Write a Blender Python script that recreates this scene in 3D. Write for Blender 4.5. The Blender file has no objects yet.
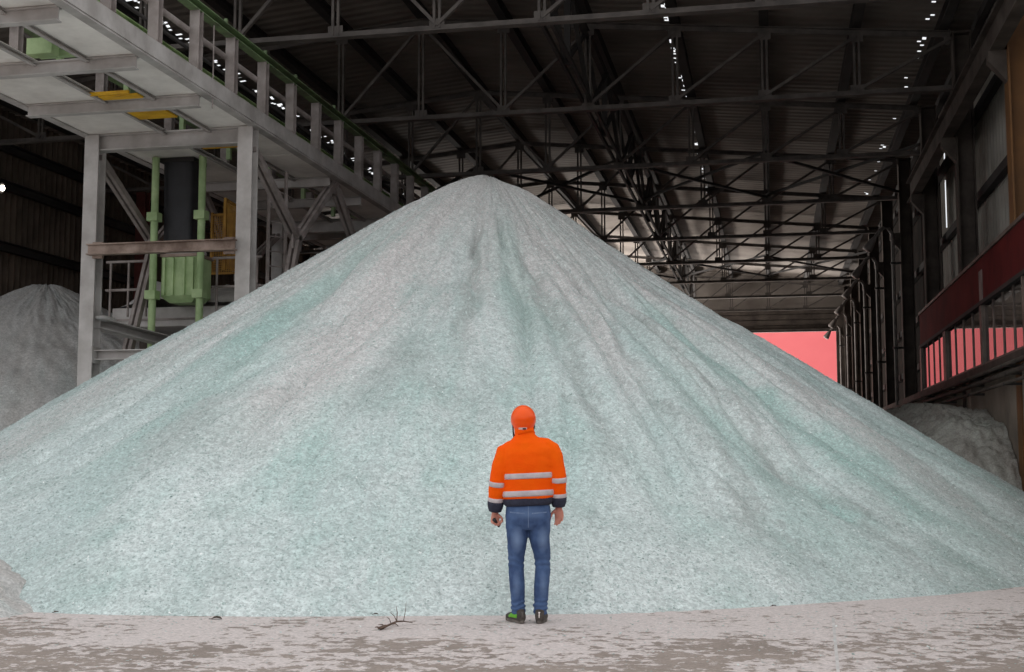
import bpy, bmesh, math, random
import numpy as np
from mathutils import Vector, Matrix, noise
from mathutils.bvhtree import BVHTree

random.seed(7)
rng = np.random.default_rng(11)
scene = bpy.context.scene
COL = scene.collection
PI = math.pi

# ------------------------------------------------------------------ helpers
def lin(r, g, b):
    f = lambda c: (c/255/12.92) if c/255 <= 0.04045 else ((c/255+0.055)/1.055)**2.4
    return (f(r), f(g), f(b), 1.0)

class MB:
    """collects verts and faces of one mesh"""
    def __init__(s): s.v = []; s.f = []
    def add(s, vs, fs):
        b = len(s.v); s.v += [tuple(p) for p in vs]; s.f += [tuple(i+b for i in f) for f in fs]; return s
    def box(s, x0, x1, y0, y1, z0, z1):
        vs = [(x, y, z) for z in (z0, z1) for y in (y0, y1) for x in (x0, x1)]
        return s.add(vs, [(0,2,3,1),(4,5,7,6),(0,1,5,4),(2,6,7,3),(0,4,6,2),(1,3,7,5)])
    def prof(s, p0, p1, pts, up=(0,0,1)):
        p0 = Vector(p0); p1 = Vector(p1); d = (p1-p0).normalized(); u = Vector(up)
        if abs(d.dot(u)) > .98: u = Vector((0,1,0)) if abs(d.y) < .9 else Vector((1,0,0))
        w = d.cross(u).normalized(); u = w.cross(d).normalized(); n = len(pts)
        vs = [p+w*a+u*b for p in (p0, p1) for a, b in pts]
        fs = [tuple(range(n))[::-1], tuple(range(n, 2*n))]
        fs += [(i, (i+1) % n, (i+1) % n+n, i+n) for i in range(n)]
        return s.add(vs, fs)
    def bar(s, p0, p1, w, h, up=(0,0,1)):
        return s.prof(p0, p1, [(-w/2,-h/2),(w/2,-h/2),(w/2,h/2),(-w/2,h/2)], up)
    def ibeam(s, p0, p1, w, h, t=.02, up=(0,0,1)):
        a, b = w/2, h/2
        return s.prof(p0, p1, [(-a,-b),(a,-b),(a,-b+t),(t/2,-b+t),(t/2,b-t),(a,b-t),(a,b),(-a,b),(-a,b-t),(-t/2,b-t),(-t/2,-b+t),(-a,-b+t)], up)
    def chan(s, p0, p1, w, h, t=.018, up=(0,0,1)):
        a, b = w/2, h/2
        return s.prof(p0, p1, [(-a,-b),(a,-b),(a,-b+t),(-a+t,-b+t),(-a+t,b-t),(a,b-t),(a,b),(-a,b)], up)
    def tee(s, p0, p1, w, h, t=.016, up=(0,0,1)):      # two angles back to back
        a, b = w/2, h/2
        return s.prof(p0, p1, [(-a,-b),(a,-b),(a,-b+t),(t,-b+t),(t,b),(-t,b),(-t,-b+t),(-a,-b+t)], up)
    def loft(s, pts, rads, side=(1,0,0), n=20, cap=True, ex=2.0):
        """rings along pts; rads = (a, b): half width along side, half depth across"""
        P = [Vector(p) for p in pts]; m = len(P); sd = Vector(side); vs = []
        for i in range(m):
            t = (P[min(i+1, m-1)]-P[max(i-1, 0)]).normalized()
            w = (sd-t*sd.dot(t)).normalized(); u = t.cross(w).normalized()
            r = rads[i]; a, b = r if isinstance(r, (tuple, list)) else (r, r)
            for k in range(n):
                c, q = math.cos(2*PI*k/n), math.sin(2*PI*k/n)
                cx = math.copysign(abs(c)**(2/ex), c); sy = math.copysign(abs(q)**(2/ex), q)
                vs.append(P[i]+w*a*cx+u*b*sy)
        fs = [(i*n+k, i*n+(k+1) % n, (i+1)*n+(k+1) % n, (i+1)*n+k) for i in range(m-1) for k in range(n)]
        if cap: fs += [tuple(range(n))[::-1], tuple((m-1)*n+k for k in range(n))]
        return s.add(vs, fs)
    def tube(s, pts, r, n=8):
        P = [Vector(p) for p in pts]; d = (P[-1]-P[0]).normalized()
        sd = (1,0,0) if abs(d.x) < .8 else (0,1,0)
        return s.loft(P, [r if not isinstance(r, (list, tuple)) else r[i] for i in range(len(P))], sd, n)
    def ball(s, c, rx, ry, rz, n=20, m=12, rot=None):
        vs = []; c = Vector(c)
        for j in range(m+1):
            th = PI*j/m
            for k in range(n):
                p = Vector((rx*math.sin(th)*math.cos(2*PI*k/n), ry*math.sin(th)*math.sin(2*PI*k/n), rz*math.cos(th)))
                vs.append(c+(rot @ p if rot else p))
        return s.add(vs, [(j*n+k, (j+1)*n+k, (j+1)*n+(k+1) % n, j*n+(k+1) % n) for j in range(m) for k in range(n)])
    def build(s, name, mat, parent=None, loc=None, smooth=False, bevel=0):
        me = bpy.data.meshes.new(name); me.from_pydata(s.v, [], s.f); me.validate()
        bm = bmesh.new(); bm.from_mesh(me)
        bmesh.ops.remove_doubles(bm, verts=bm.verts, dist=1e-6)
        bmesh.ops.recalc_face_normals(bm, faces=bm.faces); bm.to_mesh(me); bm.free()
        me.materials.append(mat)
        if smooth: me.polygons.foreach_set('use_smooth', [True]*len(me.polygons))
        o = bpy.data.objects.new(name, me); COL.objects.link(o)
        if parent: o.parent = parent
        if loc: o.location = loc
        if bevel:
            b = o.modifiers.new('edge', 'BEVEL'); b.width = bevel; b.segments = 2; b.limit_method = 'ANGLE'
        return o

def tag(o, label=None, cat=None, group=None, kind=None):
    if label: o['label'] = label
    if cat: o['category'] = cat
    if group: o['group'] = group
    if kind: o['kind'] = kind
    return o
def empty(name, loc=(0,0,0), rz=0):
    o = bpy.data.objects.new(name, None); o.location = loc; o.rotation_euler.z = rz; o.empty_display_size = .2
    COL.objects.link(o); return o
def copy_tree(o, parent=None):
    c = o.copy(); COL.objects.link(c)
    if parent: c.parent = parent
    for ch in list(o.children): copy_tree(ch, c)
    return c
def np_mesh(name, V, F, mat, smooth=True):
    """V (n,3), F (m,3 or 4) arrays"""
    me = bpy.data.meshes.new(name); k = F.shape[1]
    me.vertices.add(len(V)); me.vertices.foreach_set('co', V.astype(np.float32).ravel())
    me.loops.add(F.size); me.loops.foreach_set('vertex_index', F.astype(np.int32).ravel())
    me.polygons.add(len(F)); me.polygons.foreach_set('loop_start', np.arange(0, F.size, k, dtype=np.int32))
    me.update(calc_edges=True); me.validate(); me.materials.append(mat)
    me.polygons.foreach_set('use_smooth', [smooth]*len(me.polygons))
    return me
ORD = ['first', 'second', 'third', 'fourth', 'fifth', 'sixth', 'seventh', 'eighth', 'ninth', 'tenth', 'eleventh', 'twelfth', 'thirteenth']

# ------------------------------------------------------------------ materials
def nodes_of(name):
    m = bpy.data.materials.new(name); m.use_nodes = True
    nt = m.node_tree; nt.nodes.clear()
    out = nt.nodes.new('ShaderNodeOutputMaterial'); b = nt.nodes.new('ShaderNodeBsdfPrincipled')
    nt.links.new(b.outputs[0], out.inputs[0])
    return m, nt, b
def N(nt, kind, **kw):
    n = nt.nodes.new('ShaderNode'+kind)
    for k, v in kw.items():
        if k in n.inputs: n.inputs[k].default_value = v
        else: setattr(n, k, v)
    return n
def noise_f(nt, vec, scale, detail=4, rough=.55, lo=.35, hi=.65):
    n = N(nt, 'TexNoise', Scale=scale, Detail=detail, Roughness=rough); nt.links.new(vec, n.inputs['Vector'])
    r = N(nt, 'MapRange'); r.inputs[1].default_value = lo; r.inputs[2].default_value = hi
    nt.links.new(n.outputs[0], r.inputs[0]); return r.outputs[0]
def mixc(nt, fac, a, b, mode='MIX'):
    m = nt.nodes.new('ShaderNodeMix'); m.data_type = 'RGBA'; m.blend_type = mode
    for sock, v in ((m.inputs[0], fac), (m.inputs[6], a), (m.inputs[7], b)):
        if hasattr(v, 'is_output'): nt.links.new(v, sock)
        else: sock.default_value = v
    return m.outputs[2]
def bump(nt, b, h, strength=.3, dist=.02):
    n = N(nt, 'Bump', Strength=strength, Distance=dist); nt.links.new(h, n.inputs['Height'])
    nt.links.new(n.outputs[0], b.inputs['Normal'])
def mat(name, c1, c2=None, scale=3, rough=.7, metal=0, det=5, bumps=0, bscale=40, lo=.35, hi=.65, spec=None):
    m, nt, b = nodes_of(name)
    co = N(nt, 'TexCoord').outputs['Object']
    b.inputs['Roughness'].default_value = rough; b.inputs['Metallic'].default_value = metal
    if spec is not None: b.inputs['Specular IOR Level'].default_value = spec
    f = noise_f(nt, co, scale, det, .6, lo, hi)
    nt.links.new(mixc(nt, f, c1, c2 or tuple(x*.75 for x in c1[:3])+(1,)), b.inputs['Base Color'])
    if bumps: bump(nt, b, noise_f(nt, co, bscale, 3), bumps, .01)
    return m

M = {}
M['truss'] = mat('dusty_dark_steel', lin(92,85,80), lin(62,56,53), 2.5, .75)
M['purlin'] = mat('dark_steel', lin(48,44,42), lin(34,31,30), 2.5, .8)
M['column'] = mat('brown_steel', lin(84,76,70), lin(56,49,45), 1.5, .8, spec=.2)
M['grey_steel'] = mat('dusty_grey_steel', lin(192,187,184), lin(158,152,148), 1.8, .65)
M['post'] = mat('dusty_mauve_steel', lin(158,148,144), lin(120,110,106), 2.5, .7)
M['deck'] = mat('white_dusted_plate', lin(252,247,241), lin(214,208,202), 1.2, .85, lo=.3, hi=.7)
M['green'] = mat('machine_green', lin(182,204,152), lin(146,172,120), 2.5, .6)
M['green_rail'] = mat('worn_green_paint', lin(132,160,112), lin(96,104,82), 2.2, .7)
M['brown_rail'] = mat('rust_brown_steel', lin(162,142,130), lin(108,88,76), 3, .7)
M['rubber'] = mat('black_rubber', lin(48,47,52), lin(34,33,36), 2, .6)
M['yellow'] = mat('safety_yellow', lin(236,184,26), lin(206,154,20), 3, .6)
M['cage'] = mat('ochre_mesh', lin(196,148,60), lin(150,106,44), 4, .7)
M['whitedust'] = mat('white_dust', lin(214,210,208), lin(182,178,176), 4, .95, bumps=.5, bscale=20)
M['concrete'] = mat('stained_concrete', lin(158,144,130), lin(116,104,94), .8, .9, bumps=.2, bscale=12)
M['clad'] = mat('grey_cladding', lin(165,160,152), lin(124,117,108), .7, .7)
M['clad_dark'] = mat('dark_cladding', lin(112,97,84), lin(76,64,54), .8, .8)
M['clad_shade'] = mat('shade_darkened_cladding', lin(52,45,41), lin(34,29,26), .8, .85, spec=.15)  # wall cladding with the shade of the hall's back put into its colour
M['roof'] = mat('dark_roof_sheet', lin(128,120,113), lin(104,96,90), .5, .75)
M['red'] = mat('dark_red_fascia', lin(100,34,33), lin(74,25,25), 1.2, .75, spec=.1)
M['orange_sheet'] = mat('ochre_sheet', lin(122,82,40), lin(92,60,30), 1.0, .7)
M['frame'] = mat('window_frame', lin(112,98,90), lin(80,70,64), 3, .6)
M['pipe'] = mat('grey_pipe', lin(126,118,114), lin(92,85,81), 3, .6)
M['pink'] = mat('pink_wall_paint', lin(240,124,126), lin(234,116,119), .3, .9)
M['redpost'] = mat('red_oxide_steel', lin(116,58,50), lin(82,40,36), 2, .75)
M['twig'] = mat('dry_twig', lin(112,92,80), lin(76,60,52), 20, .9)
M['leaf'] = mat('dry_leaf', lin(88,76,66), lin(60,52,46), 20, .9)

def glass_mat():
    m, nt, b = nodes_of('window_glass')
    co = N(nt, 'TexCoord').outputs['Object']
    nt.links.new(mixc(nt, noise_f(nt, co, 2, 3), lin(42,38,38), lin(58,50,48)), b.inputs['Base Color'])
    b.inputs['Roughness'].default_value = .03; b.inputs['IOR'].default_value = 1.9
    bump(nt, b, noise_f(nt, co, .7, 1), .02, .02)
    return m
M['glass'] = glass_mat()

def lamp_mat():
    m, nt, b = nodes_of('lamp_glow')
    b.inputs['Emission Color'].default_value = (1, .93, .8, 1); b.inputs['Emission Strength'].default_value = 25
    return m
M['lamp'] = lamp_mat()

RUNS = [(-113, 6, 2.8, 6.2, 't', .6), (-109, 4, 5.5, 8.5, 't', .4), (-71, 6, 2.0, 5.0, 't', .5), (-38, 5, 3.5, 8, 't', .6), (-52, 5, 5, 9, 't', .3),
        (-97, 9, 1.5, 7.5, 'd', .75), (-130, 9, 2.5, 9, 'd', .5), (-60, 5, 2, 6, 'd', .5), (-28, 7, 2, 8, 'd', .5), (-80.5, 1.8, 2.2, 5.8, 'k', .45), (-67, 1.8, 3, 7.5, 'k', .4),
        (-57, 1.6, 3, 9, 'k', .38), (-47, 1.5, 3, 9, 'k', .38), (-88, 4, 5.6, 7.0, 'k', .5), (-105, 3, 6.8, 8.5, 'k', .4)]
def cullet_mat(name, glass, teal, dust, top=None, pale=None):
    """crushed glass: grains by voronoi cells, streaks running down from the apex (object origin on the axis)"""
    m, nt, b = nodes_of(name); L = nt.links.new
    co = N(nt, 'TexCoord').outputs['Object']
    sep = N(nt, 'SeparateXYZ'); L(co, sep.inputs[0])
    xy = N(nt, 'CombineXYZ'); L(sep.outputs[0], xy.inputs[0]); L(sep.outputs[1], xy.inputs[1])
    ln = N(nt, 'VectorMath', operation='LENGTH'); L(xy.outputs[0], ln.inputs[0])
    nrm = N(nt, 'VectorMath', operation='NORMALIZE'); L(xy.outputs[0], nrm.inputs[0])
    sx = N(nt, 'SeparateXYZ'); L(nrm.outputs[0], sx.inputs[0])
    mul = N(nt, 'Math', operation='MULTIPLY'); L(ln.outputs[1], mul.inputs[0]); mul.inputs[1].default_value = .05
    pol = N(nt, 'CombineXYZ'); L(sx.outputs[0], pol.inputs[0]); L(sx.outputs[1], pol.inputs[1]); L(mul.outputs[0], pol.inputs[2])
    streak = noise_f(nt, pol.outputs[0], 5, 6, .62, .40, .66)
    streak2 = noise_f(nt, pol.outputs[0], 13, 5, .6, .42, .68)
    patch = noise_f(nt, co, .42, 5, .6, .40, .68)
    far = N(nt, 'MapRange'); L(ln.outputs[1], far.inputs[0]); far.inputs[1].default_value = 3.5; far.inputs[2].default_value = 7.5
    low = mixc(nt, far.outputs[0], dust, pale or dust)
    base = mixc(nt, streak, low, glass)
    dk = noise_f(nt, co, .55, 6, .65, .50, .78)
    if pale: base = mixc(nt, dk, base, lin(158, 175, 171))
    mu = N(nt, 'Math', operation='MULTIPLY'); L(patch, mu.inputs[0]); L(streak2, mu.inputs[1])
    base = mixc(nt, mu.outputs[0], base, teal)
    if pale:   # teal cullet, pale dust and darker grey runs down the slope: (bearing in degrees, half width, from r, to r, colour, share)
        at2 = N(nt, 'Math', operation='ARCTAN2'); L(sep.outputs[1], at2.inputs[0]); L(sep.outputs[0], at2.inputs[1])
        wn = N(nt, 'TexNoise', Scale=.9, Detail=5.0, Roughness=.7); L(co, wn.inputs['Vector'])
        wa = N(nt, 'Math', operation='MULTIPLY_ADD'); L(wn.outputs[0], wa.inputs[0]); wa.inputs[1].default_value = .22; L(at2.outputs[0], wa.inputs[2])
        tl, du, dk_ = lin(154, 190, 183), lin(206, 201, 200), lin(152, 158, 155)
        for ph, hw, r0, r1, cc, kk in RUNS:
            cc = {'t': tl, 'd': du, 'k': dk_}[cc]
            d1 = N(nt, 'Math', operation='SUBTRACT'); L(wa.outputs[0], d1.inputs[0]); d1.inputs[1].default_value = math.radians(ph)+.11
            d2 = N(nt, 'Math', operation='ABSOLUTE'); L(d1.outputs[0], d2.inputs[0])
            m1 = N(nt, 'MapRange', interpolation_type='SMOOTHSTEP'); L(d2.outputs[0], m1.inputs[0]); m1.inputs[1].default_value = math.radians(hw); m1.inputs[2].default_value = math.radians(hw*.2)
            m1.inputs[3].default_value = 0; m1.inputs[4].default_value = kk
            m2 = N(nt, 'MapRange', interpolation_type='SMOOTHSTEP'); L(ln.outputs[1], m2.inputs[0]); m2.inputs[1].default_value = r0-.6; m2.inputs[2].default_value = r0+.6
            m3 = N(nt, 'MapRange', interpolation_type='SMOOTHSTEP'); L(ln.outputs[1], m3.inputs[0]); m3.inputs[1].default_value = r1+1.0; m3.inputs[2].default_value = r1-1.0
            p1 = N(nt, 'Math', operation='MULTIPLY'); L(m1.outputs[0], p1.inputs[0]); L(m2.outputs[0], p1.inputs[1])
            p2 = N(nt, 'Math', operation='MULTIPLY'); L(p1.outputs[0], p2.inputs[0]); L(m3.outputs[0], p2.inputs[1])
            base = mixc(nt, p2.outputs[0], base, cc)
    if top:   # grey dust settled over the upper part
        r = N(nt, 'MapRange'); L(ln.outputs[1], r.inputs[0]); r.inputs[1].default_value = 5.2; r.inputs[2].default_value = .6
        r.inputs[3].default_value = 0; r.inputs[4].default_value = .8
        base = mixc(nt, r.outputs[0], base, top)
    v = N(nt, 'TexVoronoi', Scale=52.0); L(co, v.inputs['Vector'])
    g = N(nt, 'SeparateColor'); L(v.outputs['Color'], g.inputs[0])
    grain = N(nt, 'MapRange'); L(g.outputs[0], grain.inputs[0]); grain.inputs[3].default_value = .78; grain.inputs[4].default_value = 1.18
    fine = N(nt, 'MapRange'); fn = N(nt, 'TexNoise', Scale=14.0, Detail=4.0); L(co, fn.inputs['Vector']); L(fn.outputs[0], fine.inputs[0])
    fine.inputs[1].default_value = .3; fine.inputs[2].default_value = .7; fine.inputs[3].default_value = .86; fine.inputs[4].default_value = 1.12
    k = N(nt, 'Math', operation='MULTIPLY'); L(grain.outputs[0], k.inputs[0]); L(fine.outputs[0], k.inputs[1])
    vm = N(nt, 'VectorMath', operation='SCALE'); L(base, vm.inputs[0]); L(k.outputs[0], vm.inputs['Scale'])
    L(vm.outputs[0], b.inputs['Base Color'])
    b.inputs['Roughness'].default_value = .55; b.inputs['Specular IOR Level'].default_value = .35
    hsum = N(nt, 'Math', operation='ADD'); L(g.outputs[1], hsum.inputs[0]); L(fine.outputs[0], hsum.inputs[1])
    bump(nt, b, hsum.outputs[0], .35, .03)
    return m
M['cullet'] = cullet_mat('glass_cullet', lin(192,205,204), lin(170,198,193), lin(204,202,201), lin(198,195,193), lin(212,221,220))
M['fines'] = cullet_mat('grey_glass_fines', lin(204,203,202), lin(196,204,202), lin(190,186,183))
M['rubbish'] = cullet_mat('grey_crushed_material', lin(172,171,164), lin(158,162,154), lin(146,140,133))

def shard_mat():
    m, nt, b = nodes_of('glass_shards'); L = nt.links.new
    geo = N(nt, 'NewGeometry')
    r = N(nt, 'ValToRGB'); e = r.color_ramp.elements
    e[0].color = lin(160,180,176); e[1].color = lin(252,255,254); e[1].position = 1.0  # whitest end stands in for glints, put into the shard colour
    x = e.new(.5); x.color = lin(196,210,208); x = e.new(.82); x.color = lin(214,225,223); x = e.new(.95); x.color = lin(232,241,240)
    L(geo.outputs['Random Per Island'], r.inputs[0]); L(r.outputs[0], b.inputs['Base Color'])
    b.inputs['Roughness'].default_value = .18
    return m
M['shard'] = shard_mat()

def floor_mat():
    m, nt, b = nodes_of('dusty_concrete_floor'); L = nt.links.new
    co = N(nt, 'TexCoord').outputs['Object']
    sep = N(nt, 'SeparateXYZ'); L(co, sep.inputs[0])
    conc = mixc(nt, noise_f(nt, co, 1.3, 6), lin(166,152,143), lin(136,123,115))
    conc = mixc(nt, noise_f(nt, co, 30, 3, .6, .3, .8), conc, lin(148,136,128))
    # crushed glass dust trodden into patches, thicker towards the heap's foot
    big = N(nt, 'TexNoise', Scale=.9, Detail=3.0); L(co, big.inputs['Vector'])
    mp = N(nt, 'Mapping'); L(co, mp.inputs[0]); mp.inputs['Scale'].default_value = (.95, 1, 1); mp.inputs['Rotation'].default_value = (0, 0, .12)
    sm = N(nt, 'TexNoise', Scale=7.5, Detail=8.0, Roughness=.68, Distortion=.15); L(mp.outputs[0], sm.inputs['Vector'])
    a = N(nt, 'Math', operation='MULTIPLY_ADD'); L(big.outputs[0], a.inputs[0]); a.inputs[1].default_value = .5; L(sm.outputs[0], a.inputs[2])
    # distance from the heap's axis
    sub = N(nt, 'VectorMath', operation='SUBTRACT'); L(co, sub.inputs[0]); sub.inputs[1].default_value = (-4.67, 20.6, 0)
    ln = N(nt, 'VectorMath', operation='LENGTH'); L(sub.outputs[0], ln.inputs[0])
    near = N(nt, 'MapRange'); L(ln.outputs[1], near.inputs[0]); near.inputs[1].default_value = 13.4; near.inputs[2].default_value = 10.1
    near.inputs[3].default_value = 0; near.inputs[4].default_value = .17
    a2 = N(nt, 'Math', operation='ADD'); L(a.outputs[0], a2.inputs[0]); L(near.outputs[0], a2.inputs[1])
    dust = N(nt, 'MapRange'); L(a2.outputs[0], dust.inputs[0]); dust.inputs[1].default_value = .785; dust.inputs[2].default_value = .82
    dcol = mixc(nt, noise_f(nt, co, 22, 4, .6, .3, .7), lin(222,211,208), lin(196,186,183))
    c = mixc(nt, dust.outputs[0], conc, dcol)
    v = N(nt, 'TexVoronoi', Scale=60.0); L(co, v.inputs['Vector']); g = N(nt, 'SeparateColor'); L(v.outputs['Color'], g.inputs[0])
    gr = N(nt, 'MapRange'); L(g.outputs[0], gr.inputs[0]); gr.inputs[3].default_value = .84; gr.inputs[4].default_value = 1.12
    vm = N(nt, 'VectorMath', operation='SCALE'); L(c, vm.inputs[0]); L(gr.outputs[0], vm.inputs['Scale'])
    L(vm.outputs[0], b.inputs['Base Color']); b.inputs['Roughness'].default_value = .8
    h = N(nt, 'Math', operation='MULTIPLY_ADD'); L(g.outputs[1], h.inputs[0]); h.inputs[1].default_value = .3; L(dust.outputs[0], h.inputs[2])
    bump(nt, b, h.outputs[0], .4, .008)
    return m
M['floor'] = floor_mat()

# ------------------------------------------------------------------ camera and light
HC = 1.415; YAW = math.radians(11.74); PITCH = math.radians(5.48); FPX = 1240.0
cam = bpy.data.cameras.new('camera'); cam.sensor_width = 36; cam.lens = FPX*36/1024; cam.clip_end = 500
co = bpy.data.objects.new('camera', cam); COL.objects.link(co)
co.location = (0, 0, HC); co.rotation_euler = (PI/2+PITCH, 0, YAW); scene.camera = co

w = bpy.data.worlds.new('overcast_sky'); scene.world = w; w.use_nodes = True
nt = w.node_tree; bg = nt.nodes['Background']
tc = N(nt, 'TexCoord'); sp = N(nt, 'SeparateXYZ'); nt.links.new(tc.outputs['Generated'], sp.inputs[0])
mr = N(nt, 'MapRange'); nt.links.new(sp.outputs[2], mr.inputs[0]); mr.inputs[1].default_value = 0; mr.inputs[2].default_value = 1
nt.links.new(mixc(nt, mr.outputs[0], (.93, .965, 1, 1), (1.0, 1.0, 1.0, 1)), bg.inputs['Color'])
bg.inputs['Strength'].default_value = 1.0
scene.view_settings.view_transform = 'Standard'; scene.view_settings.look = 'None'
scene.view_settings.gamma = 1; scene.view_settings.use_curve_mapping = False
scene.view_settings.exposure = 0.10
scene.cycles.use_denoising = True
scene.cycles.max_bounces = 8; scene.cycles.diffuse_bounces = 5

ar = bpy.data.lights.new('yard_fill', 'AREA'); ar.shape = 'RECTANGLE'; ar.size = 5.0; ar.size_y = 14.0; ar.energy = 5200; ar.color = (1, .95, .89); ar.spread = math.radians(120)  # added fill light outside the left side opening, lifts the far roof
ao = bpy.data.objects.new('yard_fill', ar); COL.objects.link(ao); ao.location = (-20.4, 58.5, 2.6); ao.rotation_euler = (0, -PI/2-math.radians(40), 0)

a2 = bpy.data.lights.new('pavement_fill', 'AREA'); a2.shape = 'RECTANGLE'; a2.size = 20; a2.size_y = 9; a2.energy = 13000; a2.color = (1, .94, .88)  # second added light, unseen beyond the end opening, brightens the far roof
a2o = bpy.data.objects.new('pavement_fill', a2); COL.objects.link(a2o); a2o.location = (-5.5, 72.5, .25); a2o.rotation_euler = (PI-math.radians(25), 0, 0)

# ------------------------------------------------------------------ hall shell
XR, XL, XRIDGE = 3.84, -19.0, -7.6
Y0, Y1 = 18.0, 66.6
TRUSS_Y = [20.8+5.65*i for i in range(9)]
ztop = lambda x: 11.3-.096*abs(x-XRIDGE)          # upper chord line
zroof = lambda x: ztop(x)+.30

b = MB(); b.box(-90, 70, -40, 130, -.3, 0)
fl = tag(b.build('floor', M['floor']), kind='structure')
MB().bar((.503, 11.34, 0), (.37, 7.6, 0), .022, .006).build('floor_joint', M['whitedust'], fl)

# roof sheets: corrugation runs down the slope; some rust holes along two old sheet laps
def roof_mesh():
    xs = [XL-1.0, XL-.5, -16.5, -13.27, -13.20, -13.12, -13.05, -10.5, -9, XRIDGE, -6, -4, -2.14, -2.06, -1.99, -1.90, 1, 2.6, 3.36, 3.44, 3.52, XR+.75]
    xs = sorted(xs); hole_cols = {i for i, x in enumerate(xs) if any(abs(x-h) < .005 for h in (-13.27, -13.20, -13.12, -2.14, -2.06, -1.99, 3.36, 3.44))}
    ys = np.arange(Y0-.6, Y1+.6, .085); V = []; F = []
    for j, y in enumerate(ys):
        dz = .014*(1 if (j % 4) in (1, 2) else -1)
        for x in xs: V.append((x, y, zroof(x)+dz))
    n = len(xs); burst = 0
    for j in range(len(ys)-1):
        for i in range(n-1):
            if i in hole_cols and 21 < ys[j] < 46:
                p = .13 if xs[i] > -5 else .16
                if xs[i] > 3: p = .055
                if random.random() < p: continue
            F.append((j*n+i, j*n+i+1, (j+1)*n+i+1, (j+1)*n+i))
    return np_mesh('ceiling', np.array(V), np.array(F), M['roof'], smooth=False)
o = bpy.data.objects.new('ceiling', roof_mesh()); COL.objects.link(o); tag(o, kind='structure')

def ribbed_wall(name, x, y0, y1, z0, z1, mat_, pitch=.30, amp=.05, sgn=1, gaps=(), kind='structure'):
    ys = list(np.arange(y0, y1, pitch/4)); zs = sorted({z0, z1} | {g[2] for g in gaps} | {g[3] for g in gaps}); V = []; F = []
    for j, y in enumerate(ys):
        dx = amp*(1 if (j % 4) in (1, 2) else 0)*sgn
        for z in zs: V.append((x+dx, y, z))
    n = len(zs)
    for j in range(len(ys)-1):
        for i in range(n-1):
            ym, zm = (ys[j]+ys[j+1])/2, (zs[i]+zs[i+1])/2
            if any(g[0] < ym < g[1] and g[2] < zm < g[3] for g in gaps): continue
            F.append((j*n+i, j*n+i+1, (j+1)*n+i+1, (j+1)*n+i))
    o = bpy.data.objects.new(name, np_mesh(name, np.array(V), np.array(F), mat_, smooth=False)); COL.objects.link(o)
    return tag(o, kind=kind)

wr = ribbed_wall('wall_right', 4.46, Y0, 33.6, 0, 10.75, M['clad'], .32, .04, 1, gaps=[(32.4, 32.86, 8.70, 9.38), (32.4, 32.86, 7.15, 8.37)])
far_w = ribbed_wall('far_cladding', 4.46, 33.44, Y1, 0, 10.75, M['clad_shade'], .32, .04, 1, kind=None); far_w.parent = wr  # back stretch of the same wall, its shade painted in by the darker material
for z in (4.0, 5.4, 6.75, 8.54, 9.6, 10.3):
    MB().chan((4.37, Y0, z), (4.37, Y1, z), .14, .18).build('wall_girt', M['purlin'], wr)
for a, c in zip([4.0]+TRUSS_Y, TRUSS_Y+[Y1+.3]):
    MB().box(3.86, 4.42, a+.27, c-.27, 0, 2.84).build('concrete_plinth', M['concrete'], wr)
for y in (20.05, 25.6, 31.2):
    MB().box(3.82, 3.861, y, y+.10, 0, 2.86).build('joint_strip', M['brown_rail'], wr)
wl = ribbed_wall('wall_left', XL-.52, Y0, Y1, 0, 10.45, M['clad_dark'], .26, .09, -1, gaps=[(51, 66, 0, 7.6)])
for z in (3.6, 5.2, 6.8, 8.4, 9.4):
    MB().chan((XL-.38, Y0, z), (XL-.38, Y1 if z > 7.6 else 51, z), .16, .24).build('wall_girt', M['purlin'], wl)
# far end: siding above a wide opening
b = MB(); z = 7.92
while z < 9.05:
    b.bar((XL-.4, 66.5, z+.14), (3.45, 66.5, z+.14), .05, .255); b.box(XL-.4, 3.45, 66.53, 66.55, z, z+.30); z += .29
wb = tag(b.build('wall_back', M['column']), kind='structure')
b = MB(); b.add([(XL-.4, 66.62, 9.0), (XR+.5, 66.62, 9.0), (XR+.5, 66.62, zroof(XR+.5)), (XRIDGE, 66.62, zroof(XRIDGE)), (XL-.4, 66.62, zroof(XL-.4)),
                 (XL-.4, 66.72, 9.0), (XR+.5, 66.72, 9.0), (XR+.5, 66.72, zroof(XR+.5)), (XRIDGE, 66.72, zroof(XRIDGE)), (XL-.4, 66.72, zroof(XL-.4))],
                [(0,1,2,3,4), (9,8,7,6,5), (0,5,6,1), (1,6,7,2), (2,7,8,3), (3,8,9,4), (4,9,5,0)])
b.build('gable_sheet', M['roof'], wb)
MB().ibeam((XL-.4, 66.3, 7.9), (3.5, 66.3, 7.9), .2, .14).build('opening_lintel', M['truss'], wb)
MB().box(3.45, 4.3, 66.3, 66.5, 0, 9.0).build('opening_jamb', M['column'], wb)
MB().box(XL-.4, -14.0, 66.3, 66.5, 0, 7.9).build('opening_jamb', M['column'], wb)
b = MB(); b.box(-70, 7, 104, 120, 0, 22)
pk = b.build('warehouse', M['pink']); tag(pk, 'pink painted building outside, filling the far opening of the hall', 'building')
b = MB(); b.box(-70.2, 7.2, 103.8, 120.2, 22.0, 22.4); b.build('roof_edge', M['purlin'], pk)

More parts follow.
